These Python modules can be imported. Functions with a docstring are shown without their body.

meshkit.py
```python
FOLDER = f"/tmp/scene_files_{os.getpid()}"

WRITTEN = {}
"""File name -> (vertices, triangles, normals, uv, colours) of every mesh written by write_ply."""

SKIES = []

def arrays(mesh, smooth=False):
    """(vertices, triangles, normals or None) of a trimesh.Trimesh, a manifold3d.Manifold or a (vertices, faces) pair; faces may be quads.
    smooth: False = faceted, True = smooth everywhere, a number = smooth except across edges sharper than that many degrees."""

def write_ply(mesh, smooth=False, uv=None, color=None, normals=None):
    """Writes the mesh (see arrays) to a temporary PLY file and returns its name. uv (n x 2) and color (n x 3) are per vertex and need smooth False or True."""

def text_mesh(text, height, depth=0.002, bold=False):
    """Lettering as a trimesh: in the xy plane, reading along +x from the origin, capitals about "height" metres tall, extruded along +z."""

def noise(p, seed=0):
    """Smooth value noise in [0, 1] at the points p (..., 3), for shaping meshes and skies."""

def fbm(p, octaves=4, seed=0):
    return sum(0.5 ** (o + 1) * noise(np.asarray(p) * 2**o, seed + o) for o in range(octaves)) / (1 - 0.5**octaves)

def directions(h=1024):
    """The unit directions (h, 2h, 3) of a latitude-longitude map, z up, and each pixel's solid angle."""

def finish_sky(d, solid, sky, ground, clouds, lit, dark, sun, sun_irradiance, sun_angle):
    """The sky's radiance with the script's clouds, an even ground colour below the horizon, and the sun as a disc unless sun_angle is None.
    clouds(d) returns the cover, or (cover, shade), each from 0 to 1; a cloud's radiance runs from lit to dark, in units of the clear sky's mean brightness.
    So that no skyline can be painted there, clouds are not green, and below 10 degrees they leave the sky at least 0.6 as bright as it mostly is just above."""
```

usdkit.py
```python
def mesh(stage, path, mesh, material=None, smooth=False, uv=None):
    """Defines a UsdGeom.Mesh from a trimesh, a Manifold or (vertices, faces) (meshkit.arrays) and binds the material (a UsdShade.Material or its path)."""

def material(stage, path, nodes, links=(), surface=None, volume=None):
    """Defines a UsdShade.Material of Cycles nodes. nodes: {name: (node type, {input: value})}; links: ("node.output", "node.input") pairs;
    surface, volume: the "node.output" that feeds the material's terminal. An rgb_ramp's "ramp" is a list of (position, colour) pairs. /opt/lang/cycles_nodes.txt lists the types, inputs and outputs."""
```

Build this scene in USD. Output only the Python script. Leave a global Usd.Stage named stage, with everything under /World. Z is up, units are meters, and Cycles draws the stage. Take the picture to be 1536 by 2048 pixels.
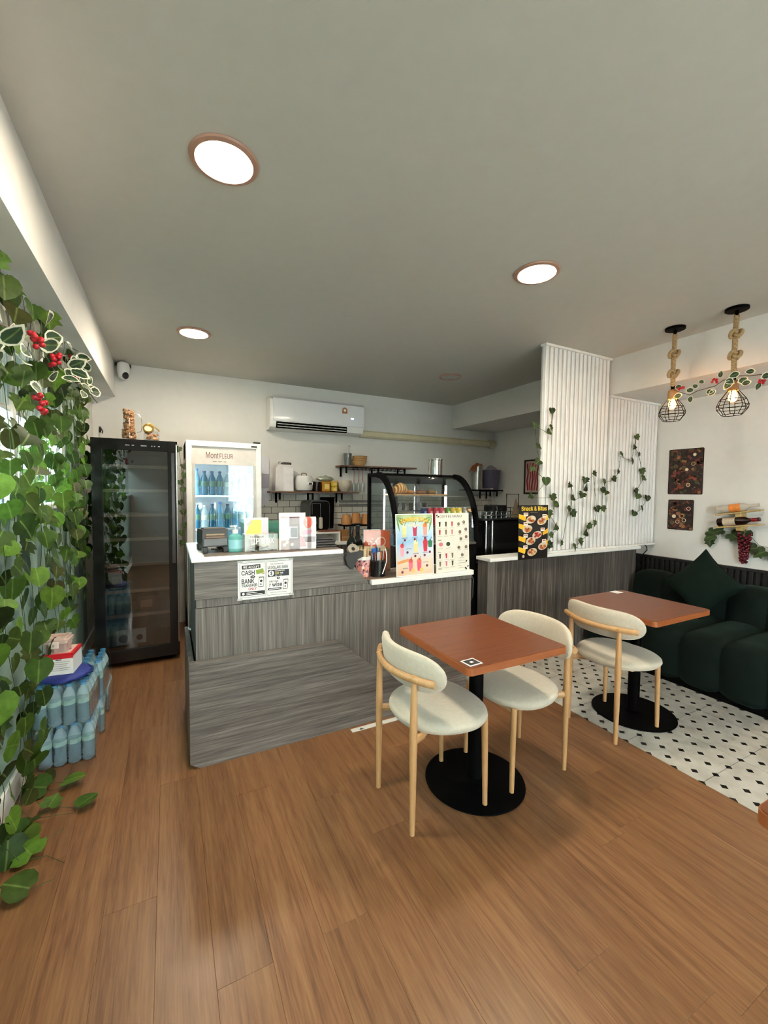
import math, random, re, numpy as np, trimesh, usdkit, meshkit
from shapely.geometry import Polygon, Point, LineString, box as sbox
from shapely import affinity
from pxr import Usd, UsdGeom, UsdLux, UsdShade, Sdf, Gf

stage = Usd.Stage.CreateInMemory()
UsdGeom.SetStageUpAxis(stage, UsdGeom.Tokens.z)
UsdGeom.SetStageMetersPerUnit(stage, 1.0)
UsdGeom.Xform.Define(stage, '/World')
PI = math.pi
V = lambda *a: np.array(a, float)

# ---------------------------------------------------------------- camera
YAW, PITCH, ROLL = (math.radians(a) for a in (27.323, -2.777, 0.544))
fwd = V(math.sin(YAW) * math.cos(PITCH), math.cos(YAW) * math.cos(PITCH), math.sin(PITCH))
rgt = V(math.cos(YAW), -math.sin(YAW), 0)
upv = np.cross(rgt, fwd)
rgt, upv = math.cos(ROLL) * rgt + math.sin(ROLL) * upv, -math.sin(ROLL) * rgt + math.cos(ROLL) * upv
cam = UsdGeom.Camera.Define(stage, '/World/camera')
mtx = Gf.Matrix4d(*rgt, 0, *upv, 0, *(-fwd), 0, 0, 0, 1.48, 1)
cam.AddTransformOp().Set(mtx)
cam.CreateHorizontalApertureAttr(36.0)
cam.CreateVerticalApertureAttr(48.0)
cam.CreateFocalLengthAttr(36.0 * 833.35 / 1536)
cam.CreateClippingRangeAttr(Gf.Vec2f(0.05, 200))
cam.CreateExposureAttr(2.29)

# ---------------------------------------------------------------- daylight: bright hazy sky, no direct sun in the room
sky = UsdLux.DomeLight.Define(stage, '/World/sky')
sky.CreateIntensityAttr(1.9)
sky.CreateColorAttr(Gf.Vec3f(0.94, 0.98, 1.0))
sun = UsdLux.DistantLight.Define(stage, '/World/sun')      # high over the roof: lights the street and the garden, never the floor inside
sun.CreateIntensityAttr(51.0)
sun.CreateAngleAttr(0.6)
sun.CreateColorAttr(Gf.Vec3f(1.0, 0.975, 0.93))
sun.AddTransformOp().Set(Gf.Matrix4d().SetRotate(Gf.Rotation(Gf.Vec3d(0, 0, -1), Gf.Vec3d(0.05, -0.50, -0.85))))
DOWNLIGHT = 58.0      # emission of the recessed ceiling lamps
BULB = 60.0          # emission of the pendant filaments

# ---------------------------------------------------------------- helpers
cat = lambda *m: trimesh.util.concatenate([x for q in m for x in (q if isinstance(q, (list, tuple)) else [q])])


def bx(x0, x1, y0, y1, z0, z1, c=0.0):
    if c <= 0:
        m = trimesh.creation.box([x1 - x0, y1 - y0, z1 - z0])
        m.apply_translation([(x0 + x1) / 2, (y0 + y1) / 2, (z0 + z1) / 2])
        return m
    p = []
    for sx in (0, 1):
        for sy in (0, 1):
            for sz in (0, 1):
                q = V((x0, x1)[sx], (y0, y1)[sy], (z0, z1)[sz])
                d = V(1 - 2 * sx, 1 - 2 * sy, 1 - 2 * sz) * c
                p += [q + d * (0, 1, 1), q + d * (1, 0, 1), q + d * (1, 1, 0)]
    return trimesh.convex.convex_hull(np.array(p))


def frame_of(d):
    d = d / np.linalg.norm(d)
    a = V(0, 0, 1) if abs(d[2]) < .9 else V(1, 0, 0)
    u = np.cross(a, d)
    u /= np.linalg.norm(u)
    return u, np.cross(d, u), d


def tube(path, r, n=8, closed=False, flat=None):
    """Swept round (or flat: (half width across, half height)) section along a path."""
    P = np.array(path, float)
    k = len(P)
    R = np.broadcast_to(np.asarray(r, float), (k,))
    T = np.gradient(P, axis=0) if not closed else np.roll(P, -1, 0) - np.roll(P, 1, 0)
    u, v, _ = frame_of(T[0])
    rings = []
    for i in range(k):
        t = T[i] / np.linalg.norm(T[i])
        u = u - t * (u @ t)
        u /= np.linalg.norm(u)
        v = np.cross(t, u)
        a = np.arange(n) * 2 * PI / n
        rings.append(P[i] + R[i] * (np.outer(np.cos(a), u) + np.outer(np.sin(a), v)))
    return skin(rings, closed)


def skin(rings, closed=False, caps=True):
    k, n = len(rings), len(rings[0])
    v = np.vstack(rings)
    f = []
    for i in range(k if closed else k - 1):
        j = (i + 1) % k
        for a in range(n):
            b = (a + 1) % n
            f += [[i * n + a, i * n + b, j * n + b], [i * n + a, j * n + b, j * n + a]]
    if not closed and caps:
        v = np.vstack([v, rings[0].mean(0), rings[-1].mean(0)])
        for a in range(n):
            b = (a + 1) % n
            f += [[k * n, b, a], [k * n + 1, (k - 1) * n + a, (k - 1) * n + b]]
    return trimesh.Trimesh(v, f, process=False)


def cyl(a, b, r, r2=None, n=16):
    return tube([a, b], [r, r if r2 is None else r2], n)


def lathe(prof, n=24, at=(0, 0, 0)):
    """Solid of revolution about z from (radius, z) pairs, bottom to top."""
    a = np.arange(n) * 2 * PI / n
    rings = [np.stack([max(r, 1e-5) * np.cos(a), max(r, 1e-5) * np.sin(a), np.full(n, z)], 1) for r, z in prof]
    m = skin(rings)
    m.apply_translation(at)
    return m


def sph(c, r, n=1):
    m = trimesh.creation.icosphere(n, 1.0)
    m.vertices = m.vertices * np.asarray(r, float) + np.asarray(c, float)
    return m


def ext(poly, d, plane='xy', at=0.0):
    """A shapely outline extruded by d. plane xz: outline in x,z, thickness from y=at towards +y; yz: thickness towards +x."""
    geoms = getattr(poly, 'geoms', [poly])
    ms = [trimesh.creation.extrude_polygon(g, d, engine='earcut') for g in geoms if g.area > 1e-9]
    m = cat(ms)
    v = m.vertices
    if plane == 'xz':
        m = trimesh.Trimesh(np.stack([v[:, 0], at + v[:, 2], v[:, 1]], 1), m.faces[:, ::-1], process=False)
    elif plane == 'yz':
        m = trimesh.Trimesh(np.stack([at + v[:, 2], v[:, 0], v[:, 1]], 1), m.faces, process=False)
    else:
        m.apply_translation([0, 0, at])
    return m


def rrect(x0, y0, x1, y1, r, q=4):
    return sbox(x0 + r, y0 + r, x1 - r, y1 - r).buffer(r, quad_segs=q)


def rot(m, ax, deg, at=(0, 0, 0)):
    m = m.copy()
    m.apply_transform(trimesh.transformations.rotation_matrix(math.radians(deg), ax, at))
    return m


def mv(m, x=0, y=0, z=0):
    m = m.copy()
    m.apply_translation([x, y, z])
    return m


USED = {}


def numbered(parent, name):
    k = USED.get((parent, name), 0)
    USED[(parent, name)] = k + 1
    return f'{parent}/{name}' + (f'_{k:03d}' if k else '')


def obj(name, mesh, m, parent=None, smooth=30, label=None, uv=None, kind=None):
    p = '/World' if parent is None else str(parent.GetPath())
    pr = usdkit.mesh(stage, numbered(p, name), mesh, m, smooth=smooth, uv=uv).GetPrim()
    if label:
        pr.SetCustomDataByKey('label', label)
    if kind:
        pr.SetCustomDataByKey('kind', kind)
    return pr


def tag(o, label, category, group=None):
    o.SetCustomDataByKey('label', label)
    o.SetCustomDataByKey('category', category)
    if group:
        o.SetCustomDataByKey('group', group)
    return o


def thing(name, label, category, loc=(0, 0, 0), rotz=0, group=None):
    x = UsdGeom.Xform.Define(stage, numbered('/World', name))
    x.AddTranslateOp().Set(Gf.Vec3d(*map(float, loc)))
    x.AddRotateZOp().Set(float(rotz))
    return tag(x.GetPrim(), label, category, group)


def dup(root, label, loc, rotz=0, group=None):
    was = root.GetCustomData()
    base = re.sub(r'_\d{3}$', '', root.GetName())
    r = thing(base, label, was['category'], loc, rotz, group or was.get('group'))
    r.GetReferences().AddInternalReference(root.GetPath())
    r.SetInstanceable(True)
    return r


def struct(name, mesh=None, m=None, smooth=30):
    o = UsdGeom.Xform.Define(stage, numbered('/World', name)).GetPrim() if mesh is None else obj(name, mesh, m, smooth=smooth)
    o.SetCustomDataByKey('kind', 'structure')
    return o


# ---------------------------------------------------------------- materials
def mat(name, nodes, links, surface='p.BSDF'):
    return usdkit.material(stage, '/World/Looks/' + name, nodes, links, surface)


def P(name, c, rough=.5, metal=0., var=.06, scale=14., bump=0., bscale=200., dist=.002, **kw):
    """Plain principled surface with a little mottling of its own colour and fine relief."""
    c = np.array(c, float)
    nodes = {'t': ('texture_coordinate', {}), 'n': ('noise_texture', {'scale': scale, 'detail': 3.}),
             'r': ('rgb_ramp', {'ramp': [(.3, tuple(c * (1 - var))), (.7, tuple(np.minimum(c * (1 + var), 1)))]}),
             'p': ('principled_bsdf', {'roughness': rough, 'metallic': metal, **kw})}
    links = [('t.object', 'n.vector'), ('n.fac', 'r.fac'), ('r.color', 'p.base_color')]
    if bump:
        nodes['bn'] = ('noise_texture', {'scale': bscale, 'detail': 2.})
        nodes['b'] = ('bump', {'strength': bump, 'distance': dist})
        links += [('t.object', 'bn.vector'), ('bn.fac', 'b.height'), ('b.normal', 'p.normal')]
    return mat(name, nodes, links)


def GRAIN(name, cols, sc, rough=.45, rnd=.0, bump=.15, fine=6., **kw):
    """Wood grain: stretched noise of two sizes through a ramp; each piece shifted by its own random number."""
    nodes = {'t': ('texture_coordinate', {}), 'i': ('object_info', {}), 'w': ('math', {'math_type': 'multiply', 'value2': 37.}),
             'm': ('mapping', {'scale': sc}), 'n': ('noise_texture', {'dimensions': '4D', 'scale': 1., 'detail': 5., 'roughness': .62, 'distortion': .35}),
             'm2': ('mapping', {'scale': tuple(s * fine for s in sc)}), 'n2': ('noise_texture', {'dimensions': '4D', 'scale': 1., 'detail': 2.}),
             'x': ('mix_float', {'fac': .38}), 'r': ('rgb_ramp', {'ramp': cols}),
             'h': ('map_range', {'from_min': 0., 'from_max': 1., 'to_min': 1 - rnd, 'to_max': 1 + rnd}),
             'v': ('hsv', {}), 'b': ('bump', {'strength': bump, 'distance': .001}),
             'p': ('principled_bsdf', {'roughness': rough, **kw})}
    links = [('t.object', 'm.vector'), ('t.object', 'm2.vector'), ('i.random', 'w.value1'), ('w.value', 'n.w'), ('w.value', 'n2.w'), ('m.vector', 'n.vector'), ('m2.vector', 'n2.vector'),
             ('n.fac', 'x.a'), ('n2.fac', 'x.b'), ('x.result', 'r.fac'), ('i.random', 'h.value'), ('h.result', 'v.value'), ('r.color', 'v.color'), ('v.color', 'p.base_color'),
             ('n2.fac', 'b.height'), ('b.normal', 'p.normal')]
    return mat(name, nodes, links)


def PANE(name, tint=(.95, .98, .97), ior=1.5, rough=.0):
    """Thin clear sheet: straight-through transmission plus a mirror term that grows at grazing angles (same from both sides)."""
    f0 = ((ior - 1) / (ior + 1)) ** 2
    return mat(name, {'f': ('layer_weight', {'blend': .5}), 'w': ('math', {'math_type': 'power', 'value2': 5.}), 'k': ('math', {'math_type': 'multiply_add', 'value2': 1 - f0, 'value3': f0}),
                      't': ('transparent_bsdf', {'color': tint}), 'g': ('glossy_bsdf', {'color': (1, 1, 1), 'roughness': rough}), 'x': ('mix_closure', {})},
               [('f.facing', 'w.value1'), ('w.value', 'k.value1'), ('k.value', 'x.fac'), ('t.BSDF', 'x.closure1'), ('g.BSDF', 'x.closure2')], 'x.closure')


def GLOW(name, c, s):
    return mat(name, {'e': ('emission', {'color': c, 'strength': s})}, [], 'e.emission')


S = lambda r, g, b: tuple(((v / 255) / 12.92 if v / 255 < .04045 else ((v / 255 + .055) / 1.055) ** 2.4) for v in (r, g, b))   # sRGB 0-255 to linear
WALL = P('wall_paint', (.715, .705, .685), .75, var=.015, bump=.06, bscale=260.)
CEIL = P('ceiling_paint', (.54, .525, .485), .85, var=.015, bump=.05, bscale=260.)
WHITE = P('white_lacquer', (.86, .86, .855), .4, var=.02)
WHITEP = P('white_plastic', (.78, .78, .77), .3, var=.02)
PAPER = P('white_paper', (.82, .82, .82), .6, var=.01)
BLACK = P('black_plastic', (.012, .012, .013), .35, var=.2)
BLACKM = P('black_powder_coat', (.0028, .0028, .003), .5, var=.2, bump=.05, specular_ior_level=.04)
BLACKG = P('black_gloss', (.008, .008, .009), .12, var=.1)
CHROME = P('chrome', (.75, .75, .76), .12, 1., var=.03)
STEEL = P('brushed_steel', (.55, .55, .54), .28, 1., var=.08, scale=40.)
BRASS = P('brass_gold', (.80, .55, .18), .2, 1., var=.1)
ASH = GRAIN('pale_ash', [(.3, S(176, 132, 88)), (.5, S(190, 146, 100)), (.7, S(202, 160, 114))], (55, 55, 5), .42)
CREAM = P('cream_boucle', S(194, 184, 167), .9, var=.05, scale=60., bump=.35, bscale=900., dist=.0015, sheen_weight=.25)
REDWOOD = GRAIN('red_brown_tabletop', [(.3, S(92, 46, 24)), (.5, S(111, 58, 31)), (.72, S(124, 69, 39))], (4, 60, 60), .38, bump=.08)
EDGE = GRAIN('orange_edge_band', [(.3, S(140, 75, 38)), (.7, S(163, 93, 51))], (6, 6, 60), .4, bump=.05)
PLANK = GRAIN('oak_laminate', [(.34, S(92, 58, 34)), (.46, S(117, 78, 50)), (.56, S(129, 90, 58)), (.68, S(138, 101, 67))], (34, 1.7, 34), .36, rnd=.09, bump=.12)
GREYV = GRAIN('grey_laminate_upright', [(.35, S(68, 63, 60)), (.45, S(96, 90, 86)), (.54, S(114, 107, 102)), (.65, S(142, 136, 130))], (75, 75, 1.1), .42, bump=.06, fine=4.)
GREYH = GRAIN('grey_laminate_level', [(.35, S(66, 62, 59)), (.45, S(94, 88, 84)), (.54, S(112, 105, 101)), (.65, S(140, 134, 128))], (1.5, 44, 50), .42, bump=.06, fine=4.)
GREYD = GRAIN('dark_grey_laminate', [(.36, S(54, 49, 46)), (.5, S(82, 76, 72)), (.63, S(122, 115, 110))], (42, 42, 1.0), .45, rnd=.12, bump=.06, fine=4.)
GREEN = P('dark_green_velvet', (.0022, .0064, .0050), .85, var=.2, scale=5., bump=.2, bscale=600., specular_ior_level=.15, sheen_weight=.09, sheen_roughness=.4, sheen_tint=(.35, .62, .5))
DARKSLAT = P('charcoal_slat', (.008, .0085, .009), .6, var=.25)
GLASS = PANE('clear_glass')
GLASSW = PANE('window_glass', (.93, .97, .96))
BROWNW = GRAIN('brown_shelf_board', [(.3, S(92, 62, 48)), (.7, S(134, 98, 78))], (4, 50, 50), .5)

# ---------------------------------------------------------------- room shell
CH, SB, YB, XL, XR, YF = 2.776, 2.43, 5.13, -0.675, 4.62, -1.6
TX, TY, TS = 2.417, 1.086, 0.4035          # tile corner and size
floor = struct('floor')
obj('subfloor', bx(-1.0, 5.0, -2.0, 5.3, -.12, -.006), P('screed', (.06, .05, .045), .9), floor)
rp = random.Random(3)
pw, pl = .165, 1.25
k = 0
x = TX
while x > XL - .02:
    x0 = max(x - pw, XL - .03)
    y = YF - .3 - rp.random() * pl
    while y < YB:
        y0, y1 = max(y, YF - .3), min(y + pl, YB + .02)
        if y1 - y0 > .03:
            obj('plank', bx(x0 + .0002, x - .0002, y0 + .0002, y1 - .0002, -.012, 0, .0006), PLANK, floor, smooth=False)
        y += pl
    x -= pw
TILE = mat('dotted_white_tile', {
    'g': ('geometry', {}), 's': ('separate_xyz', {}),
    'x': ('math', {'math_type': 'multiply_add', 'value2': 6 / TS, 'value3': -TX * 6 / TS}), 'y': ('math', {'math_type': 'multiply_add', 'value2': 6 / TS, 'value3': -TY * 6 / TS}),
    'a': ('math', {'math_type': 'add'}), 'd': ('math', {'math_type': 'subtract'}),
    'u': ('math', {'math_type': 'multiply', 'value2': .5}), 'v': ('math', {'math_type': 'multiply', 'value2': .5}),
    'ur': ('math', {'math_type': 'round'}), 'vr': ('math', {'math_type': 'round'}), 'us': ('math', {'math_type': 'subtract'}), 'vs': ('math', {'math_type': 'subtract'}),
    'ua': ('math', {'math_type': 'absolute'}), 'va': ('math', {'math_type': 'absolute'}), 'mx': ('math', {'math_type': 'maximum'}), 'lt': ('math', {'math_type': 'less_than', 'value2': .145}),
    'n': ('noise_texture', {'scale': 9., 'detail': 6.}), 'r': ('rgb_ramp', {'ramp': [(.35, S(172, 166, 156)), (.6, S(190, 185, 176))]}),
    'm': ('mix_color', {'b': S(9, 7, 7)}), 'p': ('principled_bsdf', {'roughness': .45, 'specular_ior_level': .3})},
    [('g.position', 's.vector'), ('s.x', 'x.value1'), ('s.y', 'y.value1'), ('x.value', 'a.value1'), ('y.value', 'a.value2'), ('x.value', 'd.value1'), ('y.value', 'd.value2'),
     ('a.value', 'u.value1'), ('d.value', 'v.value1'), ('u.value', 'ur.value1'), ('v.value', 'vr.value1'), ('u.value', 'us.value1'), ('ur.value', 'us.value2'), ('v.value', 'vs.value1'), ('vr.value', 'vs.value2'),
     ('us.value', 'ua.value1'), ('vs.value', 'va.value1'), ('ua.value', 'mx.value1'), ('va.value', 'mx.value2'), ('mx.value', 'lt.value1'), ('g.position', 'n.vector'), ('n.fac', 'r.fac'),
     ('r.color', 'm.a'), ('lt.value', 'm.fac'), ('m.result', 'p.base_color')])
for i in range(6):
    for j in range(-7, 5):
        x0, y0 = TX + i * TS, TY + j * TS
        x1, y1 = min(x0 + TS, XR), min(y0 + TS, 2.74)
        if y1 - y0 > .05 and x1 - x0 > .05:
            obj('tile', bx(x0 + .0012, x1 - .0012, y0 + .0012, y1 - .0012, -.012, .0015, .001), TILE, floor, smooth=False)

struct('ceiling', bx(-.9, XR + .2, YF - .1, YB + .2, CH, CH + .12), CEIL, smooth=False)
struct('wall_back', bx(-.9, XR + .2, YB, YB + .15, -.1, CH + .1), WALL, smooth=False)
struct('wall_right', bx(XR, XR + .15, YF, YB, -.1, CH + .1), WALL, smooth=False)
struct('trim_1', bx(XL - .15, -.475, YF, YB, SB, CH + .01), WALL, smooth=False)          # dropped beam over the ivy
struct('trim_2', bx(3.80, XR + .02, YF, YB, SB, CH + .01), WALL, smooth=False)           # dropped beam over the sofa and the kitchen
# left wall: sea-green panelling up to the sill, a band of clear window, a pale roller blind above it
SEAG = P('sea_green_panel', S(150, 178, 168), .45, var=.03, scale=2.)
wl = struct('wall_left')
ys = [YF, -.55, .55, 1.65, 2.72, 3.80, YB]
for a, b in zip(ys[:-1], ys[1:]):
    if b < 4:
        obj('panel', bx(XL - .06, XL, a + .004, b - .004, .12, 1.36, .003), SEAG, wl)
    else:
        obj('panel', bx(XL - .06, XL, a + .004, 4.56, .12, SB, .003), SEAG, wl)
        obj('panel', bx(XL - .06, XL, 4.568, b, .12, SB, .003), WALL, wl)
obj('panel', bx(XL - .06, XL, YF, 3.8, 2.28, SB), WALL, wl)
struct('baseboard_left', bx(XL - .06, XL + .012, YF, YB, -.01, .125, .004), WHITE)
w1 = struct('window_1')
obj('window_sill', bx(XL - .07, XL + .02, YF, 3.8, 1.35, 1.385, .004), WHITE, w1)
obj('window_frame', cat(bx(XL - .05, XL - .0, YF, 3.8, 2.25, 2.29), *[bx(XL - .045, XL - .005, y - .022, y + .022, 1.385, 2.25) for y in (-.55, .55, 1.65, 2.72, 3.78)]), WHITE, w1)
obj('pane', bx(XL - .034, XL - .028, YF, 3.78, 1.385, 2.25), PANE('dimming_window_glass', (.50, .58, .57)), w1)  # tint put in to dim the over-bright view outside
BLIND = mat('pale_translucent_blind', {'t': ('texture_coordinate', {}), 'w': ('wave_texture', {'scale': 9., 'bands_direction': 'y', 'distortion': 1.5, 'detail': 2.}), 'r': ('rgb_ramp', {'ramp': [(0., (.55, .6, .58)), (1., (.7, .74, .72))]}),
            'd': ('diffuse_bsdf', {}), 'tr': ('translucent_bsdf', {}), 'x': ('mix_closure', {'fac': .32})},
            [('t.object', 'w.vector'), ('w.fac', 'r.fac'), ('r.color', 'd.color'), ('r.color', 'tr.color'), ('d.BSDF', 'x.closure1'), ('tr.BSDF', 'x.closure2')], 'x.closure')
bl = thing('roller_blind', 'pale translucent roller blind pulled halfway down the window behind the ivy', 'blind')
obj('fabric', bx(XL - .022, XL - .020, YF, 3.77, 1.87, 2.25), BLIND, bl)
obj('bottom_rail', bx(XL - .026, XL - .014, YF, 3.77, 1.86, 1.885, .003), WHITE, bl)
# street front behind the camera: shop window with slim mullions; unseen solid sides sized to hold back daylight
wf = struct('wall_front')
obj('panel', bx(-.9, XR + .15, YF - .12, YF, 2.52, CH + .1), WALL, wf)
obj('panel', bx(-.9, .40, YF - .12, YF, -.1, 2.52), WALL, wf)
obj('panel', bx(2.85, XR + .15, YF - .12, YF, -.1, 2.52), WALL, wf)
w2 = struct('window_2')
obj('window_frame', cat(bx(.40, 2.85, YF - .08, YF - .02, 2.46, 2.52), bx(.40, 2.85, YF - .08, YF - .02, 0, .08), *[bx(x - .025, x + .025, YF - .08, YF - .02, .08, 2.46) for x in (.43, 1.2, 2.02, 2.82)]), BLACKM, w2)
obj('pane', bx(.40, 2.85, YF - .052, YF - .046, .08, 2.46), GLASSW, w2)

# added unseen slab over the pavement, there to block the high sky
aw = struct('exterior_roof')
obj('slab', bx(-1.2, 5.0, -4.0, YF - .12, 2.62, 2.74, .004), P('canopy', (.55, .54, .5), .7), aw)
# ---------------------------------------------------------------- slatted wainscot on the sofa wall
ws = struct('trim_3')
obj('backing', bx(XR - .012, XR, YF, 3.25, 0, .80), DARKSLAT, ws)
obj('cap_rail', bx(XR - .036, XR, YF, 3.25, .80, .826, .003), DARKSLAT, ws)
y = 3.23
while y > -.4:
    obj('slat', bx(XR - .034, XR - .012, y - .032, y, .02, .80, .002), DARKSLAT, ws, smooth=False)
    y -= .05

# ---------------------------------------------------------------- service counter
ct = thing('service_counter', 'grey wood-grain service counter stepping down from the payment sign to the drink posters', 'counter')
base = Polygon([(.128, 0), (1.99, 0), (1.99, .335), (1.168, .345), (.918, .558), (.082, .568), (.082, .03)])
obj('plinth', ext(base, .045, 'xz', 2.355), GREYH, ct, smooth=False)
obj('plinth_side', bx(.082, .11, 2.40, 3.10, 0, .55, .002), GREYD, ct)
obj('plinth_top', cat(bx(.11, .92, 2.40, 2.42, .50, .556), bx(.92, 1.98, 2.40, 2.42, .26, .33)), BLACKM, ct)
front = Polygon([(.118, .5), (.93, .49), (1.16, .28), (1.97, .27), (1.97, .846), (.118, .846)])
obj('front_panel', ext(front, .02, 'xz', 2.402), GREYV, ct, smooth=False)
obj('front_rail', ext(Polygon([(.122, .85), (1.97, .85), (1.97, .882), (1.14, .882), (1.13, .894), (.122, .894)]), .02, 'xz', 2.401), GREYV, ct, smooth=False)
obj('sloped_band', ext(Polygon([(.114, .897), (1.131, .897), (.952, 1.097), (.114, 1.097)]), .024, 'xz', 2.393), GREYH, ct, smooth=False)
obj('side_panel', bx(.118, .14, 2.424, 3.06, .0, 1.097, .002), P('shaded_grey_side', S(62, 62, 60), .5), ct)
obj('end_panel', bx(1.945, 1.97, 2.424, 2.66, 0, .882, .002), GREYD, ct)
obj('corner_post', bx(.108, .122, 3.02, 3.07, .56, 1.09, .003), STEEL, ct)
obj('post_foot', bx(.104, .124, 3.018, 3.07, .50, .555, .004), WHITEP, ct)
obj('back_panel', bx(.95, .972, 2.424, 3.08, .0, 1.09), GREYD, ct)
hi = obj('upper_top', bx(.100, .953, 2.382, 3.11, 1.097, 1.123, .003), WHITE, ct)
obj('inlay', bx(.165, .948, 2.40, 3.08, 1.1225, 1.1245), P('taupe_inlay', S(120, 108, 100), .4), hi)
lo_poly = rrect(1.150, 2.382, 1.990, 2.72, .03).union(sbox(1.150, 2.382, 1.8, 2.72))
lo = obj('lower_top', ext(lo_poly, .029, 'xy', .882), WHITE, ct)
obj('inlay', bx(1.0, 1.93, 2.41, 2.70, .908, .9125), P('brown_inlay', S(112, 98, 88), .4), lo)

# ---------------------------------------------------------------- low partition with ledge
pt = thing('low_partition', 'low grey wood-grain partition with a white ledge below the fluted screens', 'partition')
xs = [2.405, 3.395, 3.80, 4.307]
obj('end_post', bx(2.312, 2.405, 2.612, 2.74, 0, .918, .002), GREYV, pt)
for a, b, m_ in zip(xs[:-1], xs[1:], (GREYV, GREYD, GREYD)):
    obj('board', bx(a + .001, b - .001, 2.618, 2.74, 0, .918, .002), GREYD, pt, smooth=False)
obj('ledge', bx(2.300, 4.312, 2.575, 2.752, .918, .947, .003), WHITE, pt)


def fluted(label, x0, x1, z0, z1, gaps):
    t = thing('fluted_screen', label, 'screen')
    obj('backing', bx(x0, x1, 2.652, 2.664, z0, z1), P('shaded_backing', (.42, .42, .41), .7), t)  # greyer than the slats: groove shade put into the backing colour
    obj('rail', bx(x0 - .004, x1 + .004, 2.606, 2.668, z0, z0 + .018, .002), WHITE, t)
    obj('rail', bx(x0 - .012, x1 + .006, 2.602, 2.668, z1 - .02, z1, .002), WHITE, t)
    n = round((x1 - x0) / .0535)
    p = (x1 - x0) / n
    for i in range(n):
        a = x0 + i * p
        w = p * .68
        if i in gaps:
            obj('shadow_gap', bx(a - .018, a - .001, 2.648, 2.6515, z0 + .02, z1 - .021), BLACKM, t)  # black strip for the dark joint between panel boards
        obj('slat', bx(a, a + w, 2.614, 2.653, z0 + .018, z1 - .02, .004), WHITE, t, smooth=False)
    return t


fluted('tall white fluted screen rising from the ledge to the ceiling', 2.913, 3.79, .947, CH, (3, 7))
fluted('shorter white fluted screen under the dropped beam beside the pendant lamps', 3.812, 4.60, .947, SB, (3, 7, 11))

# ---------------------------------------------------------------- tables
def table(label, cx, cy, bcx, bcy, card, rot90=False):
    t = thing('cafe_table', label, 'table', (cx, cy, 0), 90 if rot90 else 0)
    ox, oy = (bcx - cx, bcy - cy) if not rot90 else (bcy - cy, -(bcx - cx))
    tp = obj('tabletop', ext(rrect(-.296, -.296, .296, .296, .022, 5), .004, 'xy', .746), REDWOOD, t)
    obj('edge_band', ext(rrect(-.30, -.30, .30, .30, .026, 5), .031, 'xy', .7165), EDGE, tp)
    obj('mounting_plate', bx(-.16 + ox, .16 + ox, -.16 + oy, .16 + oy, .706, .717), BLACKM, t)
    obj('column', lathe([(0, .01), (.036, .01), (.036, .706), (0, .706)], 28, (ox, oy, 0)), BLACKM, t)
    obj('base_plate', lathe([(0, .002), (.248, .002), (.252, .005), (.251, .009), (.245, .012), (.06, .014), (.042, .022), (0, .022)], 64, (ox, oy, 0)), BLACKM, t)
    return t


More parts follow.
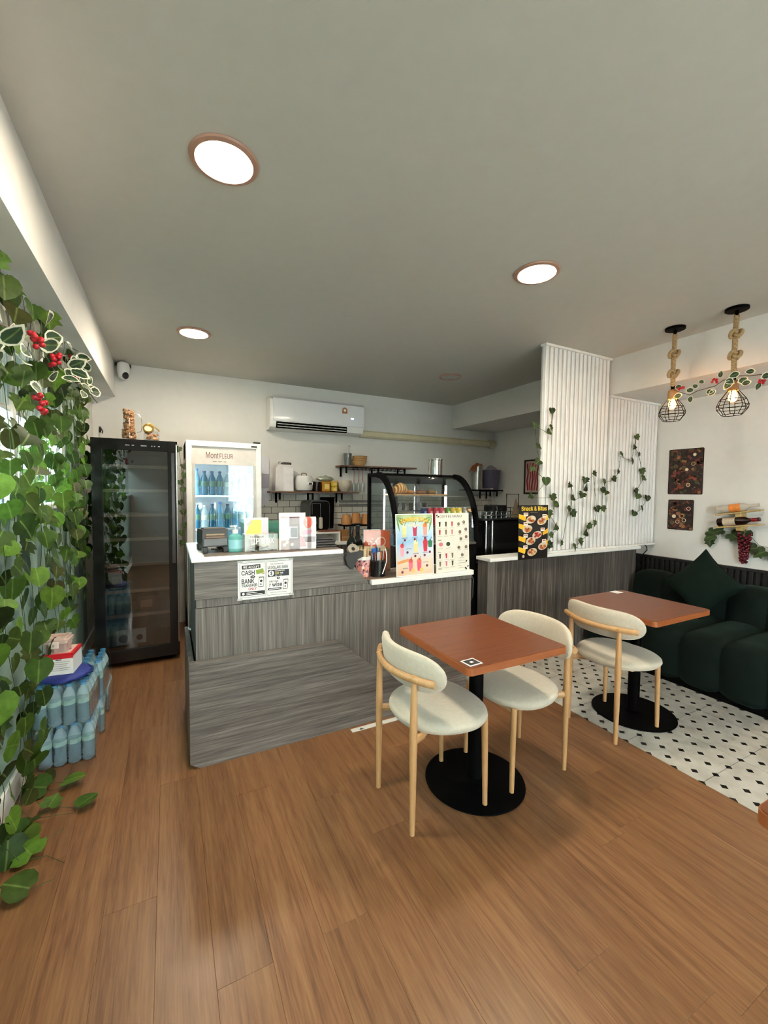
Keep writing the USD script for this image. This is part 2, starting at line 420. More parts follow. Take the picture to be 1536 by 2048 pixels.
table('square red-brown table between the two facing cream chairs', 1.392, 1.636, 1.383, 1.632, None)
table('square red-brown table in front of the green sofa', 2.765, 1.67, 2.785, 1.675, None)
table('square red-brown table of which only a rounded corner shows at the edge of the view', 1.506, .135, 1.504, .135, None)
CARD = P('dark_card_print', S(52, 48, 47), .5)
for label, cx, cy, z, r in (('dark square card with white border on the table between two chairs', 1.148, 1.388, .7505, 4), ('pale flat card at the far corner of the table by the sofa', 2.95, 1.93, .7505, 0)):
    t = thing('table_card', label, 'card', (cx, cy, z), r)
    obj('sheet', bx(-.036, .036, -.032, .032, 0, .0012), PAPER, t)
    obj('print', bx(-.029, .029, -.025, .025, .0012, .0016), CARD if r else PAPER, t)
    obj('print', bx(-.008, .008, -.007, .007, .0016, .0019), PAPER, t)


# ---------------------------------------------------------------- chairs
def make_chair(label, loc, rz):
    t = thing('dining_chair', label, 'chair', loc, rz, None)
    arc = lambda y: -.232 + 1.45 * y * y
    for s in (-1, 1):
        y = .163 * s
        obj('leg', tube([(-.195, y, 0), (-.195, y, .2), (-.195, y, .44), (-.195, y, .60), (-.194, y * .99, .700)], [.0115, .0145, .0175, .0145, .0115], 14), ASH, t)
    for s in (-1, 1):
        obj('leg', tube([(.196, .178 * s, 0), (.192, .175 * s, .25), (.188, .172 * s, .432)], [.0115, .0145, .016], 14), ASH, t)
    pts = np.array([(arc(y) - .002, y, .684) for y in np.linspace(-.245, .245, 25)])
    br = tube(pts, .0145, 12)
    br.vertices[:, 2] = .684 + (br.vertices[:, 2] - .684) * 1.15
    b = obj('back_rail', br, ASH, t)
    for s in (-1, 1):
        obj('screw', sph((-.211, .163 * s, .690), .0045), BRASS, b)
    # padded backrest: stadium outline wrapped round the rail
    rings = []
    for i, q in enumerate(np.linspace(-1, 1, 35)):
        q = math.sin(q * PI / 2) if abs(q) < 1 else q
        y = .258 * q
        e = max(1 - abs(q) ** 5, 0) ** .5
        hh, tt = .002 + .086 * e, .003 + .021 * e ** .8
        c = V(arc(y) + .040, y, .703)
        tx = V(-2.9 * y, 1, 0) if False else V(2.9 * y, 1, 0)
        nrm = V(tx[1], -tx[0], 0) / np.linalg.norm(tx)
        ring = []
        for a in np.arange(20) * 2 * PI / 20:
            ca, sa = math.cos(a), math.sin(a)
            k_ = (abs(ca) ** 3 + abs(sa) ** 3) ** (-1 / 3)
            ring.append(c + nrm * tt * ca * k_ + V(-.14, 0, 1) * hh * sa * k_)
        rings.append(np.array(ring))
    obj('backrest', skin(rings), CREAM, t, smooth=60)
    # seat pad: rounded outline wider at the front, domed
    n = 48
    an = np.arange(n) * 2 * PI / n
    out = []
    for a in an:
        ca, sa = math.cos(a), math.sin(a)
        r = (abs(ca) ** 2.25 + abs(sa) ** 2.25) ** (-1 / 2.25)
        xx, yy = .222 * r * ca, .240 * r * sa
        out.append((xx + .030, yy * (1 + .45 * xx)))
    out = np.array(out)
    prof = [(.0, .420), (.86, .420), (.955, .428), (1.0, .446), (.985, .461), (.93, .471), (.78, .479), (.5, .484), (.2, .486), (.0, .486)]
    rings = [np.stack([.030 + (out[:, 0] - .030) * max(s, 1e-4), out[:, 1] * max(s, 1e-4), np.full(n, z)], 1) for s, z in prof]
    obj('seat', skin(rings), CREAM, t, smooth=60)
    for s in (-1, 1):
        br = tube([(-.196, .163 * s, .412), (-.13, .135 * s, .410), (-.03, .06 * s, .412)], .0125, 8)
        br.vertices[:, 2] = .410 + (br.vertices[:, 2] - .410) * 1.5
        obj('seat_bracket', br, ASH, t)
    obj('cross_bar', bx(-.05, .03, -.16, .16, .402, .421, .004), ASH, t)
    obj('cross_bar', bx(.150, .205, -.17, .17, .408, .424, .004), ASH, t)
    return t


ch0 = make_chair('cream padded chair with its back to the grey counter end, facing the table', (1.110, 1.640, 0), 0)
dup(ch0, 'cream padded chair facing the viewer across the first table, pushed under it', (1.672, 1.642, 0), 180)
dup(ch0, 'cream padded chair drawn up to the table by the green sofa', (2.528, 1.662, 0), 0)


# ---------------------------------------------------------------- channel sofa
def channel(prof, nrm, y0, y1, bulge):
    vs = np.linspace(0, 1, 11)
    rings = []
    for v in vs:
        b = bulge * ((1 - abs(2 * v - 1) ** 3.2) - 1)
        rings.append(np.stack([prof[:, 0] + nrm[:, 0] * b, np.full(len(prof), y0 + (y1 - y0) * v), prof[:, 1] + nrm[:, 1] * b], 1))
    return skin(rings)


def loop(pts, n=40):
    ring = Polygon(pts).buffer(.035, quad_segs=6).buffer(-.07, quad_segs=6).buffer(.035, quad_segs=6).exterior
    d = np.linspace(0, ring.length, n, endpoint=False)
    q = np.array([ring.interpolate(s).coords[0] for s in d])
    tn = np.roll(q, -1, 0) - np.roll(q, 1, 0)
    tn /= np.linalg.norm(tn, axis=1)[:, None]
    nr = np.stack([tn[:, 1], -tn[:, 0]], 1)
    if Polygon(q).exterior.is_ccw is False:
        nr = -nr
    return q, nr


so = thing('channel_sofa', 'long dark green velvet sofa with upright channel tufting along the slatted wainscot', 'sofa')
sp, sn = loop([(3.472, .03), (3.458, .2), (3.455, .33), (3.49, .405), (3.58, .435), (3.80, .448), (4.26, .442), (4.26, .03)], 64)
bp, bn = loop([(4.13, .40), (4.145, .58), (4.175, .68), (4.25, .725), (4.36, .728), (4.47, .70), (4.555, .60), (4.57, .03), (4.20, .03)], 56)
y1 = 2.563
for i in range(13):
    y0 = y1 - .267
    obj('seat_channel', channel(sp, sn, y0, y1, .034), GREEN, so, smooth=50)
    obj('back_channel', channel(bp, bn, y0, y1, .034), GREEN, so, smooth=50)
    y1 = y0
obj('plinth', bx(3.50, 4.55, y1, 2.55, 0.002, .05), BLACKM, so)
# scatter cushion on one corner against the backrest
n = 25
u = np.linspace(-1, 1, n)
U_, V_ = np.meshgrid(u, u, indexing='ij')
hw = .214
px = hw * U_ * (1 - .11 * (1 - V_ ** 2) * np.abs(U_))
py = hw * V_ * (1 - .11 * (1 - U_ ** 2) * np.abs(V_))
th = .088 * ((1 - U_ ** 2) * (1 - V_ ** 2)) ** .42 + .004
th = th * (1 + .10 * (meshkit.noise(np.stack([U_ * 3, V_ * 3, U_ * 0], -1), 5) - .5))
va = np.vstack([np.stack([px, py, th], -1).reshape(-1, 3), np.stack([px, py, -th], -1).reshape(-1, 3)])
fa = []
for i in range(n - 1):
    for j in range(n - 1):
        a, b, c, d = i * n + j, (i + 1) * n + j, (i + 1) * n + j + 1, i * n + j + 1
        o2 = n * n
        fa += [[a, b, c], [a, c, d], [o2 + a, o2 + c, o2 + b], [o2 + a, o2 + d, o2 + c]]
bd = [(i, 0) for i in range(n)] + [(n - 1, j) for j in range(1, n)] + [(i, n - 1) for i in range(n - 2, -1, -1)] + [(0, j) for j in range(n - 2, 0, -1)]
bi = [i * n + j for i, j in bd]
for a, b in zip(bi, bi[1:] + bi[:1]):
    fa += [[a, n * n + a, n * n + b], [a, n * n + b, b]]
pil = trimesh.Trimesh(va, fa, process=False)
pil.fix_normals()
pil = rot(pil, (0, 0, 1), 50)
pil = rot(rot(pil, (0, 1, 0), -90), (0, 1, 0), 17)
cu = thing('scatter_cushion', 'dark green velvet cushion standing on its corner against the sofa back', 'cushion', (4.015, 1.87, .722))
CUSH = P('cushion_velvet', (.0026, .0095, .0068), .85, var=.2, scale=6., bump=.25, bscale=30., dist=.004, specular_ior_level=.15, sheen_weight=.06, sheen_roughness=.4, sheen_tint=(.35, .62, .5))
obj('cover', pil, CUSH, cu, smooth=60)
bpt = va[bi] * [1.0, 1.0, 0]
pp = tube(bpt, .005, 6, closed=True)
pp = rot(rot(rot(pp, (0, 0, 1), 50), (0, 1, 0), -90), (0, 1, 0), 17)
obj('piping', pp, CUSH, cu)

# ---------------------------------------------------------------- recessed lamps
LAMP = GLOW('lamp_diffuser', (1.0, .87, .66), DOWNLIGHT)
RIM = P('lamp_rim', S(176, 136, 118), .4)  # tan carries the reddish halation around the lamps in the rim colour
for label, x, y, lit in (('large lit round ceiling lamp, the one closest to the viewer', .213, 1.808, 1), ('lit round ceiling lamp above the first table', 1.940, 1.828, 1),
                         ('lit round ceiling lamp near the security camera', .203, 3.836, 1), ('unlit grey round ceiling lamp over the cake display', 2.815, 3.872, 0)):
    t = thing('ceiling_lamp', label, 'ceiling lamp', (x, y, CH), 0, None)
    obj('rim', lathe([(.104, .0), (.128, -.0), (.130, -.004), (.126, -.010), (.108, -.013), (.103, -.008), (.104, .0)], 48), RIM, t)
    obj('diffuser', lathe([(0, -.001), (.106, -.001), (.106, -.007), (0, -.008)], 48), LAMP if lit else P('unlit_diffuser', (.5, .5, .49), .5), t)

# ---------------------------------------------------------------- air conditioner and its pipe cover
ac = thing('air_conditioner', 'white wall-mounted air conditioner with an open louvre above the white drinks fridge', 'air conditioner')
prof = Polygon([(5.13, 2.20), (4.985, 2.197), (4.93, 2.222), (4.905, 2.29), (4.90, 2.42), (4.915, 2.545), (4.95, 2.575), (5.13, 2.58)])
obj('casing', ext(affinity.scale(prof, .985, .985, origin=(5.13, 2.39)), 1.18, 'yz', 1.05), WHITEP, ac, smooth=40)
obj('front_panel', ext(Polygon([(4.925, 2.296), (4.897, 2.296), (4.892, 2.42), (4.907, 2.556), (4.945, 2.584), (4.96, 2.575), (4.925, 2.54), (4.912, 2.42)]), 1.15, 'yz', 1.082), P('gloss_white', (.74, .76, .80), .12, var=.01), ac, smooth=40)
obj('outlet', bx(1.12, 2.0, 4.905, 4.96, 2.215, 2.286), BLACKM, ac)
for k in range(2):
    obj('louvre', rot(bx(1.13, 1.99, 4.888, 4.93, 2.232 + .03 * k, 2.237 + .03 * k, .001), (1, 0, 0), 24, (0, 4.91, 2.235 + .03 * k)), WHITEP, ac)
for k in range(7):
    obj('vane', bx(1.17 + .125 * k, 1.176 + .125 * k, 4.91, 4.94, 2.222, 2.284), WHITEP, ac)
stk = obj('energy_sticker', ext(Point(1.965, 2.49).buffer(.034).union(sbox(1.931, 2.45, 1.999, 2.485)), .0012, 'xz', 4.892), P('orange_sticker', S(176, 112, 60), .5), ac, label='small orange and white energy sticker')
obj('sticker_dial', ext(Point(1.965, 2.487).buffer(.017), .001, 'xz', 4.8905), PAPER, stk)
obj('display_light', ext(sbox(2.05, 2.385, 2.085, 2.40), .001, 'xz', 4.889), GLOW('blue_display', (.45, .55, 1.), 1.2), ac)
pc = thing('pipe_cover', 'cream pipe cover running along the wall from the air conditioner to a round cap', 'pipe')
obj('duct', bx(2.236, 4.46, 5.03, 5.13, 2.195, 2.285, .02), P('cream_plastic', S(208, 200, 170), .45), pc)
obj('end_cap', cat(cyl((4.46, 5.075, 2.24), (4.53, 5.075, 2.24), .066, n=24), sph((4.53, 5.075, 2.24), (.03, .066, .066), 2)), P('cream_cap', S(190, 182, 152), .45), pc)

# ---------------------------------------------------------------- security camera
sc = thing('security_camera', 'white dome security camera with a black lens high in the corner', 'camera')
obj('bracket', bx(-.47, -.33, 5.085, 5.125, 2.735, 2.765, .003), BLACK, sc)
obj('housing', lathe([(0, .09), (.03, .088), (.052, .07), (.058, .04), (.056, -.02), (.045, -.062), (.022, -.082), (0, -.086)], 28, (-.392, 5.03, 2.68)), WHITEP, sc)
obj('lens', sph((-.372, 4.993, 2.628), (.030, .024, .036), 2), BLACKG, sc)
# ---------------------------------------------------------------- prints: flat sheets with raised ink, front face towards -y
INKS = {}


def ink(r, g, b):
    k_ = (r, g, b)
    if k_ not in INKS:
        INKS[k_] = P(f'ink_{r}_{g}_{b}', S(r, g, b), .5, var=.04, scale=60.)
    return INKS[k_]


class Sheet:
    def __init__(s, t, w, h, lean=0., curl=0., face='xz', part=None):
        s.t, s.w, s.h, s.lean, s.curl, s.part = t, w, h, lean, curl, part

    def put(s, m):
        v = m.vertices.copy()
        v[:, 1] += s.curl * ((v[:, 0] / s.w) - .5) ** 2 * 4
        c, n_ = math.cos(s.lean), math.sin(s.lean)
        v = np.stack([v[:, 0], c * v[:, 1] + n_ * v[:, 2], c * v[:, 2] - n_ * v[:, 1]], 1)
        return trimesh.Trimesh(v, m.faces, process=False)

    def sheet(s, m, th=.003, r=.004):
        bars = []
        nx = 1 if not s.curl else 12
        full = rrect(0, 0, s.w, s.h, r)
        for i in range(nx):
            bars.append(ext(full.intersection(sbox(s.w * i / nx, 0, s.w * (i + 1) / nx, s.h)), th, 'xz', 0))
        return obj('sheet', s.put(cat(bars)), m, s.part or s.t, smooth=False)

    def ink(s, name, g, m, layer=1, parent=None, label=None):
        if s.curl:
            xs_ = np.linspace(0, s.w, 13)
            gg = [g.intersection(sbox(a, -1, b, 9)) for a, b in zip(xs_[:-1], xs_[1:])]
            gg = [q for e in gg if not e.is_empty for q in getattr(e, 'geoms', [e]) if q.geom_type == 'Polygon' and q.area > 1e-8]
            me = cat([ext(q, .0005, 'xz', -.0005 * layer) for q in gg])
        else:
            me = ext(g, .0005, 'xz', -.0005 * layer)
        return obj(name, s.put(me), m, parent or s.part or s.t, smooth=False, label=label)

    def text(s, txt, x, z, h, m, w=None, layer=1, bold=True, name='lettering', slant=0., arch=0., parent=None):
        me = meshkit.text_mesh(txt, h, .0005, bold)
        v = me.vertices
        x1 = v[:, 0].max()
        if w:
            v[:, 0] *= w / x1
            x1 = w
        zz = v[:, 1] + slant * v[:, 0] + arch * (1 - ((v[:, 0] - x1 / 2) / (x1 / 2)) ** 2)
        me = trimesh.Trimesh(np.stack([x + v[:, 0], -.0005 * layer + v[:, 2] * 0 - (v[:, 2] > 1e-5) * 0 + v[:, 2], z + zz], 1), me.faces[:, ::-1], process=False)
        return obj(name, s.put(me), m, parent or s.part or s.t, smooth=False)


def trap(cx, z, w0, w1, h):
    return Polygon([(cx - w0 / 2, z), (cx + w0 / 2, z), (cx + w1 / 2, z + h), (cx - w1 / 2, z + h)])


K = ink(28, 28, 30)
W_ = ink(240, 240, 238)
# payment sign taped to the counter front
t = thing('payment_sign', 'white printed sign taped to the counter saying which payments are accepted', 'sign', (.3315, 2.389, .872))
sg = Sheet(t, .306, .218)
sg.sheet(PAPER, .001, .001)
fr = lambda a, b, c, d, e=.0012: rrect(a, b, c, d, .006).difference(rrect(a + e, b + e, c - e, d - e, .005))
sg.ink('border', fr(.010, .012, .150, .206), K)
sg.ink('border', fr(.157, .012, .297, .206), K)
sg.ink('banner', affinity.rotate(rrect(.022, .172, .122, .193, .002), 2), K)
sg.text('WE ACCEPT', .028, .1755, .0125, W_, .088, 2)
sg.text('CASH', .018, .138, .024, K, .072)
bn = sg.ink('banknote', affinity.rotate(sbox(.098, .142, .140, .166), 12), ink(138, 160, 60), 1, label='green banknote drawing')
sg.ink('coin', Point(.138, .143).buffer(.007), ink(196, 176, 110), 2, bn)
sg.ink('badge', affinity.scale(Point(.080, .1255).buffer(.013), 1, .6), K)
sg.text('AND', .0725, .1225, .006, W_, .015, 2)
sg.ink('rule', sbox(.018, .125, .062, .1257).union(sbox(.098, .125, .142, .1257)), ink(150, 150, 150))
sg.text('BANK', .018, .091, .024, K, .070)
sg.text('TRANSFER', .018, .071, .015, K, .086)
sg.text('ONLY', .055, .052, .014, ink(178, 44, 60), .045)
sg.ink('footer', sbox(.014, .022, .146, .044), K)
sg.ink('footer_mark', Point(.029, .033).buffer(.007), W_, 2)
for i in range(2):
    sg.ink('footer_line', sbox(.045, .035 - .009 * i, .105 + .028 * i, .038 - .009 * i), W_, 2)
for a, b in ((.112, .064), (.250, .040)):
    ph = sg.ink('phone_drawing', affinity.skew(rrect(a, b, a + .028, b + .058, .004).difference(rrect(a + .002, b + .003, a + .026, b + .054, .003)), 4), K)
    sg.ink('phone_icon', Point(a + .014, b + .035).buffer(.007), K, 1, ph)
    sg.ink('phone_icon', Point(a + .012, b + .016).buffer(.004), K, 1, ph)
sg.text('YOU CAN PAY IN', .176, .187, .006, ink(80, 80, 84), .075)
sg.text('US DOLLARS', .162, .163, .015, K, .074)
sg.ink('cash_stamp', rrect(.240, .161, .280, .181, .002), ink(190, 190, 192))
sg.text('CASH', .243, .165, .011, ink(90, 90, 94), .033, 2)
sg.ink('rate_panel', sbox(.164, .118, .284, .156), ink(36, 40, 50))
sg.ink('rate_badge', Point(.182, .137).buffer(.016), W_, 2)
sg.text('$', .1755, .128, .018, K, .012, 3)
sg.text('EXCHANGE RATE', .202, .147, .005, W_, .058, 2)
sg.text('30', .203, .130, .013, ink(226, 214, 120), .022, 2)
sg.text('THB', .230, .131, .009, W_, .020, 2)
sg.text('PER 1 USD', .203, .1215, .004, W_, .040, 2)
sg.ink('badge', affinity.scale(Point(.222, .108).buffer(.009), 1, .8), K)
sg.text('OR', .2175, .1055, .005, W_, .009, 2)
sg.text('PAY VIA', .170, .085, .010, ink(70, 70, 74), .052)
sg.text('wise', .186, .061, .022, K, .058)
sg.text('7', .167, .061, .016, K, .012)
sg.ink('footer', sbox(.164, .040, .240, .052), K)
sg.ink('footer_line', sbox(.170, .0445, .236, .0475), W_, 2)
sg.ink('footer_line', sbox(.176, .025, .270, .0268), ink(130, 130, 134))
for i, (a, b) in enumerate(((.012, .214), (.296, .214), (.010, .004), (.298, .006))):
    obj('tape', bx(a - .014, a + .014, -.0012, -.0004, b - .006, b + .006), P('clear_tape%d' % i, (.62, .60, .58), .2, alpha=.45), t)

# summer soda poster, curled board
t = thing('drink_poster', 'tall blue and sand coloured poster headed SUMMER SODA on the lower counter', 'poster', (1.332, 2.40, .9132))
so_ = Sheet(t, .297, .42, lean=.06, curl=-.012)
SODA = mat('soda_print', {'t': ('texture_coordinate', {}), 's': ('separate_xyz', {}), 'n': ('noise_texture', {'scale': 9., 'detail': 3.}), 'm': ('math', {'math_type': 'multiply_add', 'value2': .16, 'value3': -.08}),
           'a': ('math', {'math_type': 'add'}), 'd': ('map_range', {'from_min': 0., 'from_max': .42}),
           'r': ('rgb_ramp', {'ramp': [(0., S(226, 190, 160)), (.22, S(232, 206, 184)), (.34, S(206, 214, 228)), (.55, S(156, 196, 232)), (.75, S(186, 216, 236)), (.9, S(196, 210, 170)), (1., S(150, 178, 130))]}), 'p': ('principled_bsdf', {'roughness': .3})},
          [('t.object', 's.vector'), ('t.object', 'n.vector'), ('n.fac', 'm.value1'), ('s.z', 'a.value1'), ('m.value', 'a.value2'), ('a.value', 'd.value'), ('d.result', 'r.fac'), ('r.color', 'p.base_color')])
so_.sheet(PAPER, .004)
so_.ink('picture', rrect(.006, .006, .291, .414, .004), SODA)
for sx, x0 in ((1, .008), (-1, .289)):
    for k, a in enumerate((20, 48, 76, 104)):
        lf = Polygon([(0, 0), (.05, .007), (.11, 0), (.05, -.007)])
        so_.ink('palm_leaf', affinity.translate(affinity.scale(affinity.rotate(lf, -a, origin=(0, 0)), sx, 1, origin=(0, 0)), x0, .400).intersection(sbox(.007, 0, .290, .413)), ink(104, 148, 96), 2)
so_.text('SUMMER SODA', .036, .352, .030, ink(122, 66, 18), .232, 3, arch=.016, name='title_shadow')
so_.text('SUMMER SODA', .038, .355, .027, ink(250, 196, 40), .228, 4, arch=.016, name='title')
so_.ink('ribbon', affinity.rotate(sbox(.10, .335, .20, .345), 0), ink(238, 214, 198), 3)
drinks = [(.070, .265, (240, 222, 150), (248, 240, 200)), (.155, .268, (190, 60, 96), (244, 232, 238)), (.235, .270, (244, 160, 150), (232, 130, 60)), (.050, .135, (240, 170, 186), (214, 70, 80)),
          (.160, .155, (240, 214, 150), (246, 236, 200)), (.235, .160, (206, 34, 60), (206, 34, 60)), (.272, .188, (28, 110, 70), (40, 130, 84)), (.118, .030, (236, 120, 140), (216, 90, 90)), (.185, .030, (230, 90, 120), (226, 110, 90))]
for i, (cx, z, c1, c2) in enumerate(drinks):
    hh = .072 if i != 6 else .045
    dr = so_.ink('drink_picture', trap(cx, z, .026, .036, hh), ink(*c1), 2)
    so_.ink('topping', Point(cx, z + hh).buffer(.015 if i != 6 else .008), ink(*c2), 3, dr)
    so_.ink('straw', affinity.rotate(sbox(cx + .004, z + hh, cx + .007, z + hh + .026), -14), ink(44, 70, 50), 4, dr)
    if i > 6:
        so_.ink('fruit_slice', Point(cx + .016, z + .006).buffer(.014), ink(240, 190, 110), 4, dr)
for cx, z in ((.073, .243), (.153, .246), (.233, .252), (.093, .160), (.155, .132), (.228, .135), (.268, .155), (.245, .062), (.049, .030)):
    so_.ink('price_dot', Point(cx, z).buffer(.0085), ink(112, 40, 70), 3)
for cx, z in ((.073, .256), (.155, .259), (.234, .262), (.106, .182), (.160, .148), (.235, .152), (.236, .085), (.075, .052)):
    so_.ink('caption_line', sbox(cx - .022, z, cx + .022, z + .003), ink(96, 104, 122), 3)
so_.ink('wooden_plank_picture', affinity.rotate(sbox(.012, .092, .104, .110), 10), ink(222, 156, 92), 2)

# coffee menu
t = thing('menu_poster', 'pale cream poster headed COFFEE MENU beside the blue soda poster', 'poster', (1.655, 2.402, .9132), 1.5)
cm = Sheet(t, .297, .42, lean=.05, curl=-.004)
cm.sheet(ink(226, 222, 212), .004)
cm.text('COFFEE MENU', .034, .388, .017, ink(70, 64, 62), .198, 1, bold=False, name='title')
blk = [(34, 26, 26), (60, 44, 36), (196, 60, 80), (120, 96, 80), (214, 120, 140), (50, 70, 50)]
rc = random.Random(8)
for j, z in enumerate((.325, .268, .182, .100, .045)):
    for i, x in enumerate((.036, .092, .147) if j != 2 else (.045, .110)):
        c = blk[(i + 2 * j + (j > 2)) % 6]
        d_ = cm.ink('drink_picture', trap(x, z, .010, .016, .034) if j != 2 else affinity.scale(Point(x, z + .018).buffer(.018), 1, .8), ink(*c))
        cm.ink('caption_line', sbox(x - .020, z - .012, x + .020, z - .010), ink(150, 146, 140), 1, d_)
for x, z in ((.205, .340), (.252, .352), (.217, .282), (.270, .300), (.272, .245), (.225, .232), (.205, .170), (.270, .172), (.235, .115)):
    d_ = cm.ink('cup_picture', Point(x, z).buffer(.012).difference(Point(x, z).buffer(.007)), ink(110, 96, 84))
    cm.ink('coffee', Point(x, z).buffer(.0055), ink(84, 56, 40), 1, d_)
    cm.ink('caption_line', sbox(x - .016, z - .019, x + .016, z - .017), ink(150, 146, 140), 1, d_)
for z, x1 in ((.228, .05), (.142, .045), (.025, .05)):
    cm.ink('section_line', sbox(.018, z, x1, z + .004), ink(120, 112, 104))
for k in range(5):
    cm.ink('price_line', sbox(.200, .092 - .018 * k, .225 + .02 * (k % 3), .094 - .018 * k), ink(120, 112, 104))
for x, z in ((.012, .405), (.024, .395), (.272, .068), (.262, .020), (.285, .030), (.270, .012)):
    cm.ink('coffee_bean', affinity.rotate(affinity.scale(Point(x, z).buffer(.008), 1, .65), 35), ink(40, 26, 22))

# snack poster
t = thing('snack_poster', 'black and yellow poster headed Snack & Bites standing at the foot of the tall screen', 'poster', (2.598, 2.5675, .9175), 0)
sk = Sheet(t, .345, .462, lean=.012)
sk.sheet(P('black_print', S(30, 25, 24), .3), .004, .002)
sk.text('Snack & Bites', .026, .415, .034, ink(246, 206, 60), .300, 1, name='title')
sk.ink('rule', sbox(.13, .398, .22, .401), ink(120, 110, 90))
for i, (x, z) in enumerate(((.14, .338), (.27, .322), (.10, .258), (.215, .205), (.14, .155), (.285, .105), (.16, .060))):
    rgt_ = i in (1, 3, 5)
    lab = Polygon([(0, z + .05), (0, z + .012), (.075, z - .012), (.085, z + .03)]) if not rgt_ else Polygon([(.345, z + .055), (.345, z + .012), (.285, z - .006), (.280, z + .02)])
    fl = sk.ink('yellow_flash', lab, ink(248, 190, 40))
    dx = .055 if not rgt_ else .275 - .02 * (i == 3)
    sk.ink('price_tag', sbox(dx, z + .030, dx + .050, z + .060), ink(244, 236, 226), 2, fl)
    sk.ink('price_line', sbox(dx + .008, z + .046, dx + .042, z + .052), ink(180, 70, 60), 3, fl)
    pl_ = sk.ink('plate_picture', affinity.rotate(affinity.scale(Point(x, z).buffer(.056), 1, .58), 10), ink(222, 206, 184), 2)
    rr = random.Random(i)
    for k in range(9):
        a, r_ = rr.random() * 6.28, rr.random() ** .5
        c = [(206, 130, 60), (190, 90, 50), (226, 166, 90), (170, 60, 40)][(k + i) % 4] if i != 3 else [(210, 50, 44), (190, 40, 40), (160, 60, 40)][k % 3]
        sk.ink('food_picture', affinity.scale(Point(x + .038 * r_ * math.cos(a), z + .02 * r_ * math.sin(a)).buffer(.013), 1, .75), ink(*c), 3, pl_)
sk.ink('emblem', Point(.058, .028).buffer(.013), ink(206, 176, 170))

# two food pictures on the sofa wall
FOODP = {}


def food(label, y_hi, z0, w, h, seed):
    t = thing('food_picture', label, 'picture', (XR - .004, y_hi, z0), -90)
    sh = Sheet(t, w, h)
    sh.sheet(ink(38, 26, 22), .003, .012)
    rr = random.Random(seed)
    pal = [(96, 34, 28), (128, 60, 36), (70, 72, 40), (56, 36, 30), (140, 96, 60), (40, 32, 32), (104, 46, 48), (76, 50, 32), (44, 30, 28), (36, 30, 26)]
    inner = rrect(.008, .008, w - .008, h - .008, .008)
    n_ = int(w * h * 1500)
    for k in range(n_):
        x, z = rr.uniform(.01, w - .01), rr.uniform(.01, h - .01)
        r_ = rr.uniform(.006, .020)
        g = Point(x, z).buffer(r_) if rr.random() < .55 else affinity.rotate(sbox(x - r_ * 1.3, z - r_ * .6, x + r_ * 1.3, z + r_ * .6), rr.uniform(-50, 50))
        sh.ink('food_patch', g.intersection(inner), ink(*rr.choice(pal)), 1 + k % 6)
    for k in range(7):
        x, z = rr.uniform(.04, w - .04), rr.uniform(.05, h - .05)
        b = sh.ink('bowl_picture', Point(x, z).buffer(.019).intersection(inner), ink(*rr.choice([(226, 206, 176), (200, 160, 120), (214, 190, 160), (110, 90, 70)])), 7)
        sh.ink('bowl_filling', Point(x, z).buffer(.014).intersection(inner), ink(*rr.choice(pal + [(226, 214, 190)])), 8, b)
    return t


food('tall dark print of a cheese and meat spread, upper of two on the sofa wall', 2.505, 1.482, .318, .458, 4)
food('small dark print of spices in bowls, lower of two on the sofa wall', 2.495, 1.122, .238, .306, 11)
# striped picture in the kitchen
t = thing('framed_picture', 'dark framed picture of wavy red and pink stripes on the kitchen side wall', 'picture', (XR - .02, 4.47, 1.468), -90)
obj('frame', ext(sbox(0, 0, .36, .49).difference(sbox(.022, .022, .338, .468)), .02, 'xz', -.006), BLACK, t, smooth=False)
kp = Sheet(t, .36, .49)
kp.ink('print', sbox(.02, .02, .34, .47), ink(206, 180, 172), -6)
for k in range(6):
    zz = np.linspace(.05, .44, 16)
    xx = .05 + .045 * k + .008 * np.sin(zz * 26 + k)
    kp.ink('stripe', Polygon(list(zip(xx, zz)) + list(zip(xx[::-1] + .026, zz[::-1]))), ink(*[(150, 34, 44), (196, 70, 80)][k % 2]), -5)

# ---------------------------------------------------------------- things on the upper counter (z 1.1245)
Z1 = 1.1248
tm = thing('receipt_printer', 'dark grey receipt printer with a brown paper slot at the end of the upper counter', 'printer', (.222, 2.62, Z1), 6)
obj('body', ext(Polygon([(-.09, .035), (.02, .035), (.10, .050), (.10, .085), (.075, .128), (-.09, .135)]), .136, 'yz', -.068), P('dark_device', S(44, 44, 46), .4), tm)
obj('lid', bx(-.058, .058, -.09, .02, .128, .139, .003), P('brown_gloss', S(66, 50, 42), .25), tm)
# front faces the viewer (-y)
obj('front_panel', bx(-.064, .064, -.105, -.088, .040, .082, .003), P('mid_grey', S(96, 98, 102), .4), tm)
obj('paper_slot', bx(-.055, .055, -.098, -.07, .083, .094, .002), P('bronze', S(110, 80, 60), .3), tm)
obj('paper_slot', bx(-.050, .050, -.093, -.05, .098, .108, .002), P('tan', S(150, 128, 100), .4), tm)
for x in (-.055, .055):
    for y in (-.08, .08):
        obj('foot', bx(x - .014, x + .014, y - .02, y + .02, 0, .036, .003), BLACK, tm)
obj('cable', tube([(-.02, -.07, .02), (.02, -.08, .016), (.05, -.05, .02), (.07, -.085, .006)], .004, 6), BLACK, tm)
sn_ = thing('sanitizer_bottle', 'pale blue-green pump bottle of hand gel beside the receipt printer', 'bottle', (.340, 2.54, Z1))
GEL = P('aqua_gel', S(112, 190, 184), .15, var=.08, alpha=.8)
obj('bottle', lathe([(0, 0), (.037, 0), (.041, .005), (.041, .078), (.036, .092), (.016, .104), (.014, .108), (0, .108)], 28), GEL, sn_)
